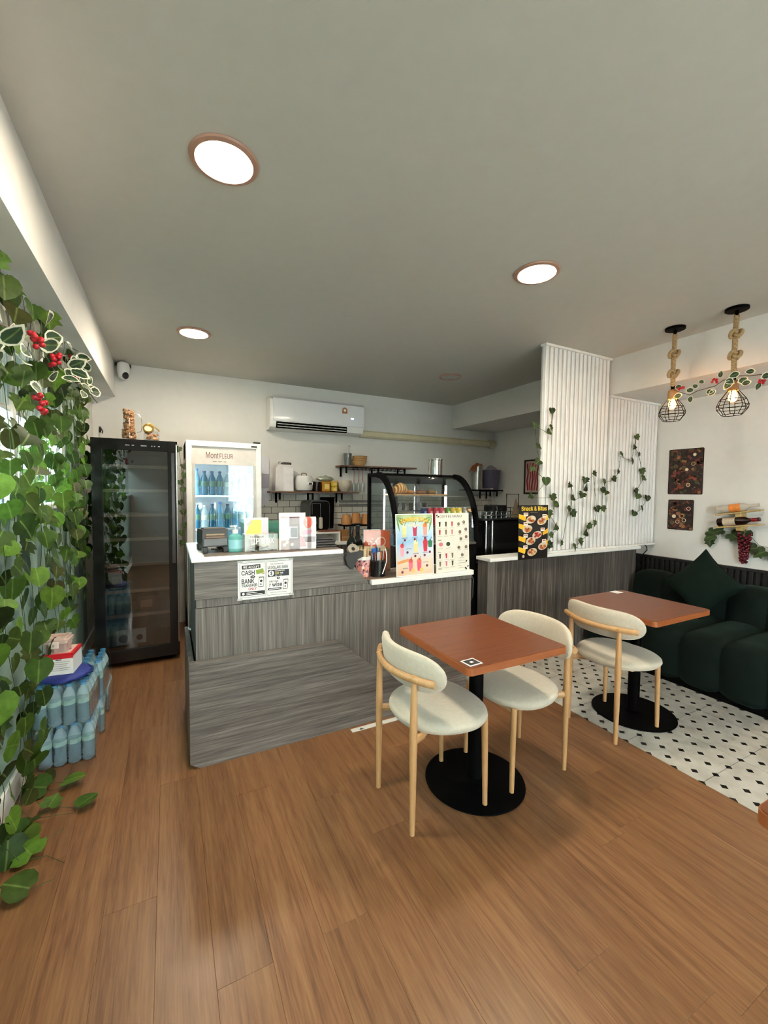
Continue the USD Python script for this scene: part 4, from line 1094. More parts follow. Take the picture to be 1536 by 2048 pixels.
shelf('long brown wall shelf below the air conditioner carrying kitchen tubs', 1.05, 2.18, 1.475, .22, (1.16, 1.56, 1.94))
shelf('higher brown wall shelf with a glass rack, bowls and whisks', 1.93, 3.04, 1.812, .22, (2.0, 2.45, 2.85))
shelf('black wall shelf in the kitchen corner with a steel pot and a plastic tub', 3.93, 4.58, 1.525, .26, (4.33, 4.46), BLACKM)
YS, ZS = 5.01, 1.4755
t = thing('tall_canister', 'tall white square canister with a dark cap at the end of the long shelf', 'canister', (1.225, YS, ZS))
obj('body', ext(Polygon([(-.115, 0), (.105, 0), (.100, .29), (.06, .315), (-.08, .315), (-.105, .27)]), .15, 'xz', -.075), P('milky_plastic', S(214, 208, 208), .3, var=.03), t)
obj('front_face', bx(-.02, .102, -.0765, -.075, .006, .285), P('milky_front', S(226, 222, 226), .3), t)
obj('cap', bx(-.02, .085, -.05, .05, .315, .342, .006), P('dark_brown_cap', S(48, 30, 28), .4), t)
obj('cap_hook', tube([(-.05, 0, .31), (-.055, 0, .345), (-.035, 0, .35)], .005, 6), STEEL, t)
t = thing('rice_cooker', 'white rice cooker with a small dark display on the long shelf', 'rice cooker', (1.475, YS - .01, ZS))
obj('body', lathe([(0, .01), (.085, .01), (.105, .04), (.110, .12), (.104, .17), (.09, .19), (0, .198)], 28), WHITEP, t)
obj('lid_handle', tube([(-.035, 0, .195), (-.025, 0, .222), (.025, 0, .222), (.035, 0, .195)], .006, 6), P('wood_knob', S(120, 80, 60), .5), t)
obj('display', cat(bx(.015, .078, -.112, -.092, .075, .115, .004)), WHITEP, t)
obj('display_screen', bx(.028, .066, -.1135, -.110, .083, .107), BLACK, t)
obj('foot', lathe([(0, 0), (.09, 0), (.09, .012), (0, .012)], 24), BLACK, t)
t = thing('coffee_tin', 'dark shiny tin between the rice cooker and the yellow packets', 'tin', (1.635, YS - .02, ZS))
obj('body', lathe([(0, 0), (.05, 0), (.052, .005), (.052, .105), (.05, .11), (0, .11)], 24), P('dark_tin', S(44, 26, 24), .12, .5), t)
obj('lid', lathe([(0, .11), (.053, .11), (.053, .122), (0, .122)], 24), BLACKG, t)
for label, x, z0, w_, h_, c in (('amber jar-shaped packet on the long shelf', 1.745, 0, .085, .125, (186, 132, 24)), ('yellow box on the long shelf, standing below another', 1.855, 0, .060, .062, (206, 172, 74)), ('yellow box on the long shelf, lying on top of another', 1.853, .0625, .062, .07, (214, 180, 70))):
    t = thing('yellow_packet', label, 'packet', (x, YS - .02, ZS + z0))
    obj('body', bx(-w_ / 2 - .01, w_ / 2 + .01, -.05, .05, 0, h_, .010), P('packet_%d_%d' % (int(x * 1000), int(z0 * 1000)), S(*c), .35, var=.15), t)
    obj('label', bx(-w_ * .3, w_ * .4, -.0512, -.05, h_ * .25, h_ * .75), ink(232, 206, 120), t)
t = thing('foil_bag', 'crumpled pale foil bag lying over the yellow packets', 'bag', (1.76, YS + .03, ZS + .128))
m_ = sph((0, 0, .035), (.115, .045, .035), 3)
m_.vertices += (meshkit.fbm(m_.vertices * 28, 3, 4)[:, None] - .5) * .03 * V(1, .6, 1)
m_.vertices[:, 2] = np.maximum(m_.vertices[:, 2], .001)
obj('bag', m_, P('foil', S(176, 182, 168), .25, .4, var=.2, scale=40.), t, smooth=40)
t = thing('glass_bowl', 'round clear bowl at the end of the long shelf', 'bowl', (2.003, YS - .02, ZS))
obj('bowl', lathe([(0, .004), (.05, .004), (.082, .045), (.096, .09), (.090, .145), (.086, .145), (.092, .09), (.079, .047), (.048, .009), (0, .009)], 32), P('frosted_bowl', S(214, 206, 190), .2, alpha=.75), t)
obj('content', lathe([(0, .01), (.046, .010), (.076, .047), (.085, .08), (0, .09)], 24), P('flour', S(206, 192, 170), .8, bump=.3), t)
# on the higher shelf
ZH = 1.8125
t = thing('utensil_tumbler', 'grey glass tumbler holding wire whisks on the higher shelf', 'tumbler', (2.05, 5.0, ZH))
obj('tumbler', lathe([(0, 0), (.042, 0), (.055, .155), (.051, .155), (.039, .008), (0, .008)], 24), P('grey_glass', S(120, 126, 126), .15, alpha=.7), t)
for k in range(2):
    for q in range(4):
        a = q * PI / 4
        c, s = math.cos(a) * .022, math.sin(a) * .022
        x0 = .012 + .02 * k
        obj('whisk_wire', tube([(x0, 0, .03), (x0 + c * .5, s * .5, .15), (x0 + c, s, .20), (x0 + c * .6, s * .6, .245), (x0, 0, .258), (x0 - c * .6, -s * .6, .245), (x0 - c, -s, .20), (x0 - c * .5, -s * .5, .15), (x0, 0, .03)], .0014, 5), STEEL, t)
for k in range(3):
    t = thing('wicker_bowl', ['bottom tan wicker bowl of the nested pile on the higher shelf', 'middle tan wicker bowl of the nested pile', 'top tan wicker bowl of the nested pile'][k], 'bowl', (2.205 + .004 * k, 4.98, ZH + .030 * k), 0, 'nested tan wicker bowls')
    obj('bowl', lathe([(0, 0), (.055, 0), (.080, .025), (.098, .06), (.094, .062), (.075, .029), (.052, .006), (0, .006)], 28), P('wicker%d' % k, S(196, 156, 104), .8, var=.2, scale=90., bump=.5, bscale=300.), t)
    obj('rim', tube([(.096 * math.cos(a), .096 * math.sin(a), .061) for a in np.arange(28) * 2 * PI / 28], .004, 6, closed=True), P('wicker_rim%d' % k, S(176, 130, 80), .8), t)
gr_ = thing('glass_rack', 'black wire rack for stemmed glasses under the higher shelf', 'rack')
for k in range(13):
    x = 2.10 + k * .062
    obj('wire', tube([(x, YB - .02, 1.765), (x, YB - .19, 1.765), (x, YB - .20, 1.792)], .004, 6), BLACKM, gr_)
obj('rail', tube([(2.08, YB - .03, 1.792), (2.86, YB - .03, 1.792)], .005, 6), BLACKM, gr_)
obj('rail', tube([(2.08, YB - .20, 1.792), (2.86, YB - .20, 1.792)], .005, 6), BLACKM, gr_)
STEMG = PANE('stem_glass', (.93, .95, .95), 1.55)
g0 = None
for k in range(4):
    lab_ = ['upside-down stemmed glass with a pink stem, first in the wall rack', 'upside-down stemmed glass with a pink stem, second in the wall rack', 'upside-down stemmed glass with a pink stem, third in the wall rack', 'upside-down stemmed glass with a pink stem, fourth in the wall rack beside the cake display'][k]
    loc = (2.131 + .062 * (k if k < 3 else 3.6), YB - .15, 1.47)
    if g0 is None:
        g0 = thing('stemmed_glass', lab_, 'glass', loc, 0, 'stemmed glasses hanging in the wall rack')
        obj('bowl', lathe([(.026, 0), (.030, .05), (.027, .11), (.010, .135), (.006, .14), (.005, .135), (.025, .108), (.028, .05), (.0245, .0), (.026, 0)], 20), STEMG, g0)
        obj('stem', lathe([(0, .138), (.006, .138), (.004, .16), (.004, .285), (0, .285)], 10), P('pink_stem', S(170, 96, 96), .2), g0)
        obj('foot', lathe([(0, .285), (.006, .285), (.031, .297), (.031, .30), (0, .30)], 24), P('smoked_foot', S(60, 52, 54), .15), g0)
    else:
        dup(g0, lab_, loc)
# on the black corner shelf
ZB = 1.5255
t = thing('steel_pot', 'tall brushed steel pot with an orange cloth over its rim on the black shelf', 'pot', (4.165, 4.98, ZB))
obj('pot', lathe([(0, 0), (.075, 0), (.078, .006), (.078, .36), (.082, .365), (.078, .37), (.074, .36), (.074, .01), (0, .01)], 32), STEEL, t)
t = thing('orange_cloth', 'orange-brown cloth hung over the rim of the steel pot', 'cloth', (4.10, 4.95, ZB + .372))
n_ = 9
gx, gy = np.meshgrid(np.linspace(-.09, .09, n_), np.linspace(-.06, .06, n_), indexing='ij')
gz = -.10 * np.clip(-(gx - .01) / .09, 0, 1) ** 1.2 - .02 * (gy / .06) ** 2 + .012 * np.sin(gx * 60) * np.cos(gy * 50) + .02
vv = np.vstack([np.stack([gx, gy, gz], -1).reshape(-1, 3), np.stack([gx, gy, gz - .006], -1).reshape(-1, 3)])
ff = []
for i in range(n_ - 1):
    for j in range(n_ - 1):
        a, b, c, d = i * n_ + j, (i + 1) * n_ + j, (i + 1) * n_ + j + 1, i * n_ + j + 1
        ff += [[a, b, c], [a, c, d], [n_ * n_ + a, n_ * n_ + c, n_ * n_ + b], [n_ * n_ + a, n_ * n_ + d, n_ * n_ + c]]
obj('cloth', trimesh.Trimesh(vv, ff, process=False), P('rust_cloth', S(156, 86, 44), .85, var=.1), t, smooth=60)
t = thing('plastic_tub', 'translucent violet-grey plastic tub with a bag in it on the black shelf', 'tub', (4.42, 4.97, ZB))
VIO = P('violet_plastic', S(112, 106, 136), .2, var=.1, alpha=.7)
obj('tub', lathe([(0, .0), (.105, .0), (.140, .30), (.136, .30), (.102, .008), (0, .008)], 32), VIO, t)
m_ = sph((0, 0, .20), (.118, .118, .17), 3)
m_.vertices += (meshkit.fbm(m_.vertices * 14, 3, 9)[:, None] - .5) * .06
m_.vertices[:, 2] = np.maximum(m_.vertices[:, 2], .01)
s_ = np.hypot(m_.vertices[:, 0], m_.vertices[:, 1]) / (.100 + .11 * np.clip(m_.vertices[:, 2], 0, .3))
m_.vertices[:, :2] /= np.maximum(s_, 1)[:, None]
obj('bag', m_, P('grey_bag', S(150, 148, 156), .3, var=.15), t, smooth=50)
t = thing('ladle', 'white plastic ladle lying on the edge of the black shelf', 'ladle', (4.27, 4.885, ZB))
obj('handle', tube([(-.12, 0, .008), (.0, -.004, .010), (.06, -.006, .012)], .006, 6), WHITEP, t)
obj('bowl', sph((.085, -.008, .014), (.03, .02, .014), 2), WHITEP, t)
t = thing('piping_cone', 'beige folded cone standing behind the coffee machine', 'cone', (4.38, 4.40, 1.06))
obj('cone', lathe([(0, 0), (.075, 0), (.060, .09), (.008, .335), (0, .34)], 20), P('beige_cloth', S(166, 146, 122), .85), t)
obj('band', lathe([(.071, .02), (.0735, .02), (.070, .04), (.068, .04)], 20), P('brown_band', S(126, 92, 70), .8), t)
t = thing('corner_cabinet', 'dark cabinet in the kitchen corner below the wire rack', 'cabinet')
obj('carcass', bx(4.05, 4.60, 4.2, 4.90, 0, 1.05, .003), GREYD, t)
obj('cabinet_top', bx(4.03, 4.61, 4.18, 4.92, 1.05, 1.06), WHITE, t)
t = thing('wire_rack', 'brown wire rack against the kitchen side wall', 'rack', (4.50, 4.47, 1.0605))
rk = [tube([(0, a, 0), (0, a, .41)], .005, 6) for a in (0, .24)] + [tube([(0, 0, z), (0, .24, z)], .004, 6) for z in (.14, .20, .40)] + [tube([(.08, 0, 0), (.08, 0, .2), (0, 0, .2)], .004, 6), tube([(.08, .24, 0), (.08, .24, .2), (0, .24, .2)], .004, 6)]
for q in rk:
    obj('wire', q, P('brown_wire', S(74, 56, 48), .5) if False else BLACKM, t)

# ---------------------------------------------------------------- curved cake display
DX0, DX1, DY0, DY1, DZ = 1.525, 2.330, 2.765, 3.27, 1.625
cdz = thing('cake_display', 'black-framed curved glass cake display with a croissant behind the posters', 'display case')
obj('cabinet', bx(DX0, DX1, DY0 + .01, DY1, .02, 1.06, .006), BLACKM, cdz)
obj('plinth_trim', bx(DX1 - .30, DX1 - .02, DY0 - .004, DY0 + .012, 1.045, 1.066, .003), STEEL, cdz)
th_ = np.linspace(0, PI / 2, 15)
arc_ = [(DY0 + .34 * (1 - math.sin(a)) , 1.06 + .555 * math.cos(a) ** .95) for a in th_]      # from top to the sill
arc_ = [(DY0 + .33 - .33 * math.sin(a), 1.075 + .545 * math.cos(a)) for a in th_]
outer = [(DY1, 1.06), (DY1, DZ)] + arc_
path = LineString(arc_)
for x in (DX0 + .001, DX1 - .026):
    obj('end_frame', cat(ext(path.buffer(.024, cap_style=2), .025, 'yz', x), ext(sbox(DY1 - .03, 1.06, DY1, DZ + .008), .025, 'yz', x), ext(sbox(DY0 + .32, DZ - .022, DY1, DZ + .012), .025, 'yz', x)), BLACKM, cdz, smooth=40)
    obj('end_glass', ext(Polygon(outer), .004, 'yz', x + .010), PANE('end_glass%d' % (x > 2), (.82, .88, .90), 1.5), cdz)
rings = [np.array([(DX0 + .026, y - .001, z), (DX1 - .026, y - .001, z), (DX1 - .026, y + .004, z - .003), (DX0 + .026, y + .004, z - .003)]) for y, z in arc_]
obj('front_glass', skin(rings), PANE('curved_glass', (.88, .91, .91), 1.5), cdz, smooth=50)
obj('top_panel', bx(DX0, DX1, DY0 + .32, DY1, DZ - .004, DZ + .010, .002), BLACKM, cdz)
obj('rear_frame', cat(bx(DX0 + .02, DX1 - .02, DY1 - .02, DY1, 1.06, 1.10), bx(DX0 + .02, DX1 - .02, DY1 - .02, DY1, DZ - .07, DZ), bx(DX0 + .25, DX0 + .29, DY1 - .02, DY1, 1.06, DZ), bx(DX1 - .32, DX1 - .28, DY1 - .02, DY1, 1.06, DZ)), P('frame_grey', (.07, .07, .075), .35, .5), cdz)
obj('rear_glass', bx(DX0 + .02, DX1 - .02, DY1 - .012, DY1 - .008, 1.10, DZ - .07), PANE('rear_glass', (.80, .84, .84)), cdz)
obj('deck', bx(DX0 + .02, DX1 - .02, DY0 + .02, DY1 - .02, 1.060, 1.074), STEEL, cdz)
for k, (z, y0) in enumerate(((1.452, DY0 + .12), (1.33, DY0 + .15))):
    obj('shelf', bx(DX0 + .03, DX1 - .03, y0, DY1 - .03, z - .006, z), PANE('shelf_glass%d' % k, (.86, .92, .92)), cdz)
    obj('shelf_edge', bx(DX0 + .03, DX1 - .03, y0 - .006, y0, z - .009, z + .002), STEEL, cdz)
LED = GLOW('display_led', (1., .98, .93), 4.)
obj('lamp_tube', cyl((DX1 - .17, DY0 + .24, 1.16), (DX1 - .17, DY0 + .24, 1.54), .011, n=10), LED, cdz)
obj('lamp_tube', cyl((DX0 + .06, DY0 + .30, 1.12), (DX0 + .06, DY0 + .30, 1.50), .007, n=8), LED, cdz)
obj('foot', cat(*[cyl((x, y, 0), (x, y, .03), .022) for x in (DX0 + .06, DX1 - .06) for y in (DY0 + .07, DY1 - .06)]), BLACK, cdz)
t = thing('serving_board', 'long wooden board on the upper shelf of the cake display', 'board', (1.88, 3.02, 1.4525))
obj('board', ext(rrect(-.28, -.11, .24, .11, .02), .012), P('pale_board', S(190, 142, 98), .5), t)
t = thing('croissant', 'golden croissant on the board in the cake display', 'croissant', (1.690, 2.99, 1.4655), 10)
CRO = mat('croissant_crust', {'t': ('texture_coordinate', {}), 'w': ('wave_texture', {'scale': 14., 'bands_direction': 'x', 'distortion': 1.2}), 'r': ('rgb_ramp', {'ramp': [(0., S(150, 88, 44)), (.4, S(206, 150, 90)), (1., S(232, 196, 146))]}), 'p': ('principled_bsdf', {'roughness': .5})},
          [('t.object', 'w.vector'), ('w.fac', 'r.fac'), ('r.color', 'p.base_color')])
for k in range(7):
    f_ = (k - 3) / 3
    r_ = .040 * (1 - .75 * abs(f_) ** 1.6) + .006
    a = f_ * .9
    obj('roll', sph((.075 * math.sin(a) * 1.15, -.035 * math.cos(a) + .03, r_ * .98), (r_ * .75, r_, r_), 2), CRO, t, smooth=60)
for k, (x, c) in enumerate(((1.80, (170, 118, 84)), (1.91, (128, 92, 74)), (2.02, (120, 96, 66)))):
    t = thing('pastry', ['flat tan pastry beside the croissant', 'brown pastry in the middle of the display board', 'olive-brown pastry at the far end of the display board'][k], 'pastry', (x, 3.02, 1.4655))
    m_ = sph((0, 0, .012), (.050, .045, .018 + .004 * k), 2)
    m_.vertices[:, 2] = np.maximum(m_.vertices[:, 2], 0)
    obj('crust', m_, ink(*c), t, smooth=60)
    obj('filling', sph((0, 0, .025 + .003 * k), (.026, .022, .008), 2), ink(min(c[0] + 30, 255), c[1] + 22, c[2] + 14), t, smooth=60)
for k in range(5):
    t = thing('dessert_glass', f'small clear dessert glass, {place_names[k]} from the croissant end on the lower display shelf', 'glass', (1.64 + .068 * k, 2.96, 1.3305), 0, 'small dessert glasses')
    obj('glass', lathe([(0, 0), (.018, 0), (.027, .06), (.0255, .06), (.0165, .004), (0, .004)], 16), STEMG, t)
    obj('foot', lathe([(0, -.0), (.019, 0), (.019, .004), (0, .005)], 16), STEMG, t)
cans = [(30, 50, 110), (190, 40, 60), (206, 60, 80), (214, 70, 90), (110, 150, 60), (226, 180, 50), (230, 196, 60), (150, 140, 136)]
nm = ['navy blue', 'red', 'rose red with a white emblem', 'pink', 'green', 'yellow with a pale band', 'bright yellow', 'grey']
for k, c in enumerate(cans):
    t = thing('drink_can', f'{nm[k]} drink can in the row standing in the cake display', 'can', (1.835 + .0585 * k, 2.85, 1.212), 0, None)
    obj('body', lathe([(0, 0), (.022, 0), (.0275, .01), (.0275, .125), (.023, .140), (0, .140)], 20), P('can_paint%d' % k, S(*c), .3, .2), t)
    obj('rim', lathe([(.021, .139), (.0235, .139), (.0235, .144), (.021, .144), (.021, .139)], 20), STEEL, t)
    obj('emblem', bx(-.010, .010, -.0285, -.0268, .075, .115, .0008), ink(min(c[0] + 90, 250), min(c[1] + 110, 250), min(c[2] + 110, 250)), t)
t = thing('can_riser', 'clear riser under the row of drink cans', 'riser')
obj('plate', bx(1.79, 2.29, 2.81, 2.90, 1.205, 1.211), ACR, t)
obj('support', bx(1.80, 1.806, 2.82, 2.89, 1.0745, 1.205), ACR, t)
obj('support', bx(2.27, 2.276, 2.82, 2.89, 1.0745, 1.205), ACR, t)
t = thing('steel_canister', 'hammered steel canister standing on top of the cake display', 'canister', (2.16, 3.17, DZ + .0105))
q = [(0, 0), (.062, 0)]
for i in range(9):
    q += [(.064, .004 + .0145 * i), (.0605, .0113 + .0145 * i)]
obj('body', lathe(q + [(.064, .135), (.058, .140), (.056, .136), (0, .130)], 32), P('polished_steel', (.62, .60, .58), .1, 1.), t, smooth=60)
obj('rim', lathe([(.057, .138), (.0655, .138), (.0655, .146), (.057, .146), (.057, .138)], 32), CHROME, t)

# ---------------------------------------------------------------- coffee machine behind the partition
cmz = thing('coffee_machine', 'large black coffee machine with chrome posts behind the low partition', 'coffee machine')
obj('body', bx(2.56, 3.02, 2.94, 3.36, .86, 1.225, .008), BLACKG, cmz)
obj('cup_tray', bx(2.52, 3.04, 2.92, 3.38, 1.228, 1.243, .003), BLACK, cmz)
for x in (2.555, 2.63):
    obj('post', cyl((x, 2.925, .87), (x, 2.925, 1.225), .011, n=14), CHROME, cmz)
obj('rail', tube([(2.53, 2.93, 1.275), (3.03, 2.93, 1.275)], .005, 8), CHROME, cmz)
obj('side_unit', bx(2.36, 2.54, 2.95, 3.30, .86, 1.20, .01), BLACKM, cmz)
obj('hopper', bx(2.84, 2.98, 3.10, 3.30, 1.244, 1.36, .012), BLACKG, cmz)
t = thing('machine_stand', 'black cupboard under the coffee machine', 'cupboard')
obj('carcass', bx(2.35, 3.10, 2.90, 3.42, 0, .85, .003), BLACKM, t)
obj('cupboard_top', bx(2.34, 3.11, 2.89, 3.43, .85, .859), BLACK, t)
sg0 = None
for k in range(8):
    x, y = 2.60 + .062 * (k % 5), 2.98 + .085 * (k // 5)
    lab_ = f'upturned clear coffee glass, {place_names[k]} in the group on top of the coffee machine'
    if sg0 is None:
        sg0 = thing('coffee_glass', lab_, 'glass', (x, y, 1.2435), 0, 'coffee glasses on the machine')
        obj('glass', lathe([(.028, 0), (.024, .06), (0, .066), (0, .060), (.022, .057), (.0265, .0), (.028, 0)], 18), STEMG, sg0)
        obj('handle', tube([(.026, 0, .015), (.040, 0, .018), (.040, 0, .042), (.024, 0, .048)], .003, 6), STEMG, sg0)
    else:
        dup(sg0, lab_, (x, y, 1.2435), 40 * k)
# ---------------------------------------------------------------- leaves
def LEAF(name, cols, trans=.35, edge=None):
    """Leaf surface: paler veins along the blade (uv.x = across, uv.y = distance to the rim), random tone per leaf, light passing through."""
    nodes = {'i': ('object_info', {}), 'r': ('rgb_ramp', {'ramp': [(k / (len(cols) - 1), c) for k, c in enumerate(cols)]}), 'u': ('texture_coordinate', {}), 's': ('separate_xyz', {}),
             'e': ('rgb_ramp', {'ramp': [(0., (.45, .45, .45)), (.04, (.2, .2, .2)), (.09, (0, 0, 0)), (1., (0, 0, 0))]}), 'm': ('mix_color', {'b': S(150, 176, 96)}),
             'n': ('noise_texture', {'scale': 28., 'detail': 3.}), 'nr': ('map_range', {'from_min': .3, 'from_max': .7, 'to_min': .75, 'to_max': 1.2}), 'h': ('hsv', {}),
             'p': ('principled_bsdf', {'roughness': .5, 'specular_ior_level': .2}), 'tr': ('translucent_bsdf', {}), 'x': ('mix_closure', {'fac': trans})}
    links = [('i.random', 'r.fac'), ('u.UV', 's.vector'), ('s.x', 'e.fac'), ('e.color', 'm.fac'), ('r.color', 'm.a'), ('u.object', 'n.vector'), ('n.fac', 'nr.value'), ('nr.result', 'h.value'), ('m.result', 'h.color')]
    out = 'h.color'
    if edge:
        nodes['er'] = ('rgb_ramp', {'ramp': [(0., (0, 0, 0)), (.76, (0, 0, 0)), (.82, (1, 1, 1)), (1., (1, 1, 1))]})
        nodes['en'] = ('math', {'math_type': 'multiply_add', 'value2': .34, 'value3': -.17})
        nodes['ea'] = ('math', {'math_type': 'add'})
        nodes['em'] = ('mix_color', {'b': edge})
        links += [('n.fac', 'en.value1'), ('s.y', 'ea.value1'), ('en.value', 'ea.value2'), ('ea.value', 'er.fac'), ('er.color', 'em.fac'), ('h.color', 'em.a')]
        out = 'em.result'
    links += [(out, 'p.base_color'), (out, 'tr.color'), ('p.BSDF', 'x.closure1'), ('tr.BSDF', 'x.closure2')]
    return mat(name, nodes, links, 'x.closure')


IVY = LEAF('ivy_leaf', [S(34, 50, 26), S(50, 72, 30), S(68, 100, 37), S(60, 57, 30), S(98, 138, 48), S(42, 65, 34)], .32)
IVYD = LEAF('dark_ivy_leaf', [S(44, 56, 38), S(58, 74, 46), S(72, 94, 54), S(50, 60, 44)], .2)
HOLLY = LEAF('cream_edged_leaf', [S(52, 74, 54), S(64, 84, 64), S(44, 66, 48)], .25, S(226, 226, 210))
STEMM = P('vine_stem', S(56, 74, 44), .6)
STEMB = P('brown_stem', S(92, 84, 70), .6)
BERRY = P('red_berry', S(170, 20, 36), .25, var=.15)

ROUND = [(.0, .06), (.22, -.06), (.42, .06), (.52, .30), (.46, .55), (.30, .78), (.0, 1.0)]
IVYL = [(.0, .04), (.20, -.10), (.40, -.02), (.54, .20), (.38, .34), (.50, .56), (.26, .62), (.0, 1.0)]
POINT = [(.0, .0), (.20, .10), (.34, .32), (.33, .55), (.20, .80), (.0, 1.0)]
SPIKY = [(.0, .0), (.16, .05), (.26, .22), (.30, .20), (.34, .42), (.40, .44), (.31, .66), (.33, .72), (.14, .88), (.0, 1.0)]


def leaf(shape, size, pos, tip, nrm, fold=.25, curl=.2):
    """One leaf: base at pos, tip direction, face normal. Returns (mesh, uv)."""
    tip = tip / np.linalg.norm(tip)
    nrm = nrm - tip * (nrm @ tip)
    nrm /= np.linalg.norm(nrm)
    side = np.cross(tip, nrm)
    half = np.array(shape)
    right, left = half, half[1:-1][::-1] * [-1, 1]
    o = np.vstack([right, left])
    v, uv = [], []
    for s_ in (0, .55, 1):
        for x, y in (o if s_ else [(0, .45)]):
            xx, yy = (x * s_, .45 + (y - .45) * s_) if s_ else (0, .45)
            v.append((xx, yy))
            uv.append((min(abs(xx) * 2, 1), s_))
    v = np.array(v)
    n = len(o)
    f = []
    for i in range(n):
        j = (i + 1) % n
        f += [[0, 1 + i, 1 + j], [1 + i, 1 + n + i, 1 + n + j], [1 + i, 1 + n + j, 1 + j]]
    z = fold * np.abs(v[:, 0]) - curl * (v[:, 1] - .3) ** 2
    w = pos + size * (np.outer(v[:, 0], side) + np.outer(v[:, 1], tip) + np.outer(z, nrm))
    return trimesh.Trimesh(w, f, process=False), np.array(uv)


def put_leaf(t, shape, size, pos, tip, nrm, m, name='leaf', **kw):
    me, uv = leaf(shape, size, pos, tip, nrm, **kw)
    return obj(name, me, m, t, smooth=True, uv=uv)


# ivy strands hanging over the left wall
ri = random.Random(21)
ordn = ['first', 'second', 'third', 'fourth', 'fifth', 'sixth', 'seventh', 'eighth', 'ninth', 'tenth', 'eleventh', 'twelfth', 'thirteenth', 'fourteenth', 'fifteenth', 'sixteenth', 'seventeenth', 'eighteenth', 'nineteenth', 'twentieth', 'twenty-first', 'twenty-second', 'twenty-third', 'twenty-fourth', 'twenty-fifth', 'twenty-sixth']
ysv = list(np.arange(4.27, 1.95, -.105)) + [1.75, 1.5, 1.25, 1.0]
for si, y in enumerate(ysv):
    y += ri.uniform(-.03, .03)
    xo = -.585 - .02 * (si % 3) if y < 3.9 else -.64 + .02 * (si % 3)
    if y > 3.93:
        xo = -.62
    zend = .06 if y < 2.6 else (.45 if 2.6 <= y < 3.45 else (.55 if y < 3.7 else .75)) + ri.uniform(-.1, .25)
    lab_ = f'hanging green ivy strand, {ordn[si]} counted from the black fridge towards the viewer' if si < 23 else f'hanging green ivy strand outside the view, {ordn[si - 23]} beyond the edge'
    t = thing('ivy_strand', lab_, 'ivy', (0, 0, 0), 0, 'ivy strands on the window wall')
    zs_ = np.arange(2.40, zend, -.09)
    path = [(xo + .02 * math.sin(z * 5 + si), y + .035 * math.sin(z * 3.1 + si * 1.7), z) for z in zs_]
    if y < 2.62 and si < 23:      # the near strands trail onto the floor
        path = path[:-1] + [(xo, y, .08), (xo + .05, y - .02, .02), (xo + .13, y - .05 + .03 * (si % 2), .012), (xo + .20, y - .09 + .05 * (si % 3), .012)]
    obj('stem', tube(path, .0013, 5), STEMM, t)
    z = 2.38
    P_ = np.array(path)
    seg = np.linalg.norm(np.diff(P_, axis=0), axis=1)
    L = np.concatenate([[0], np.cumsum(seg)])
    s_ = ri.uniform(0, .05)
    while s_ < L[-1]:
        c = V(*[np.interp(s_, L, P_[:, k]) for k in range(3)])
        low = c[2] < .05
        sz = ri.uniform(.082, .122) * (1.0 if y < 3.2 else .92)
        a = ri.uniform(-1.5, 1.5)
        tip = V(ri.uniform(-.15, .35), math.sin(a), -math.cos(a) * .9 - .25)
        nrm = V(1.0, ri.uniform(-1.7, -.05), ri.uniform(-.1, .7))
        if low:
            tip = V(ri.uniform(-1, 1), ri.uniform(-1, 1), .12)
            nrm = V(ri.uniform(-.4, .4), ri.uniform(-.6, .2), 1)
            c = c + V(0, 0, .012)
        c = c + V(ri.uniform(0, .035) if not low else 0, ri.uniform(-.02, .02), 0)
        if c[2] > .03 and not low:
            c[0] = max(c[0], -.64)
        if 1.36 < c[2] < 1.95 and 2.3 < c[1] < 3.75 and ri.random() < .42:
            s_ += .03
            continue
        put_leaf(t, ROUND if ri.random() < .62 else IVYL, sz, c, tip, nrm, IVY, fold=ri.uniform(.03, .2), curl=ri.uniform(.05, .25))
        s_ += ri.uniform(.095, .15) if c[2] > 1.3 else ri.uniform(.12, .20)
# a vine hanging in the gap between the two fridges
t = thing('ivy_strand', 'short dark ivy strand hanging in the gap between the black and white fridges', 'ivy')
gp = [(.085, 4.36, 1.90), (.105, 4.35, 1.72), (.12, 4.35, 1.60), (.10, 4.35, 1.45), (.11, 4.35, 1.28), (.115, 4.35, 1.10), (.105, 4.35, .95)]
obj('stem', tube(gp, .002, 5), STEMM, t)
for k, (x, z) in enumerate(((.09, 1.88), (.12, 1.72), (.135, 1.64), (.095, 1.57), (.12, 1.50), (.09, 1.38), (.11, 1.29), (.128, 1.17), (.10, 1.10), (.11, 1.0))):
    put_leaf(t, IVYL, .06, V(x, 4.345, z), V(ri.uniform(-.5, .5), -.3, -1), V(ri.uniform(-.5, .5), -1, .2), IVYD)

# cream-edged garland with red berries along the top of the ivy
t = thing('holly_garland', 'artificial garland of cream-edged leaves and red berries along the top of the ivy', 'garland')
yy = np.linspace(1.2, 4.0, 30)
gpath = [(-.50 - .03 * math.sin(y * 4), y, 2.19 - .10 * np.clip((2.7 - y) / .5, 0, 1) + .03 * math.sin(y * 9)) for y in yy]
obj('stem', tube(gpath, .004, 6), STEMB, t)
rh = random.Random(4)
for y in np.arange(1.25, 3.75, .058):
    c = V(-.50 - .03 * math.sin(y * 4), y, float(np.interp(y, yy, [q[2] for q in gpath])))
    dz = rh.uniform(-.22, .05) if y < 2.5 else rh.uniform(-.08, .04)
    c = c + V(rh.uniform(0, .05), 0, dz)
    tip = V(rh.uniform(-.1, .7), rh.uniform(-1, 1), rh.uniform(-.7, .5))
    put_leaf(t, POINT if rh.random() < .7 else SPIKY, rh.uniform(.076, .102), c, tip, V(1, rh.uniform(-1., .1), rh.uniform(-.3, .6)), HOLLY, fold=.12, curl=.25)
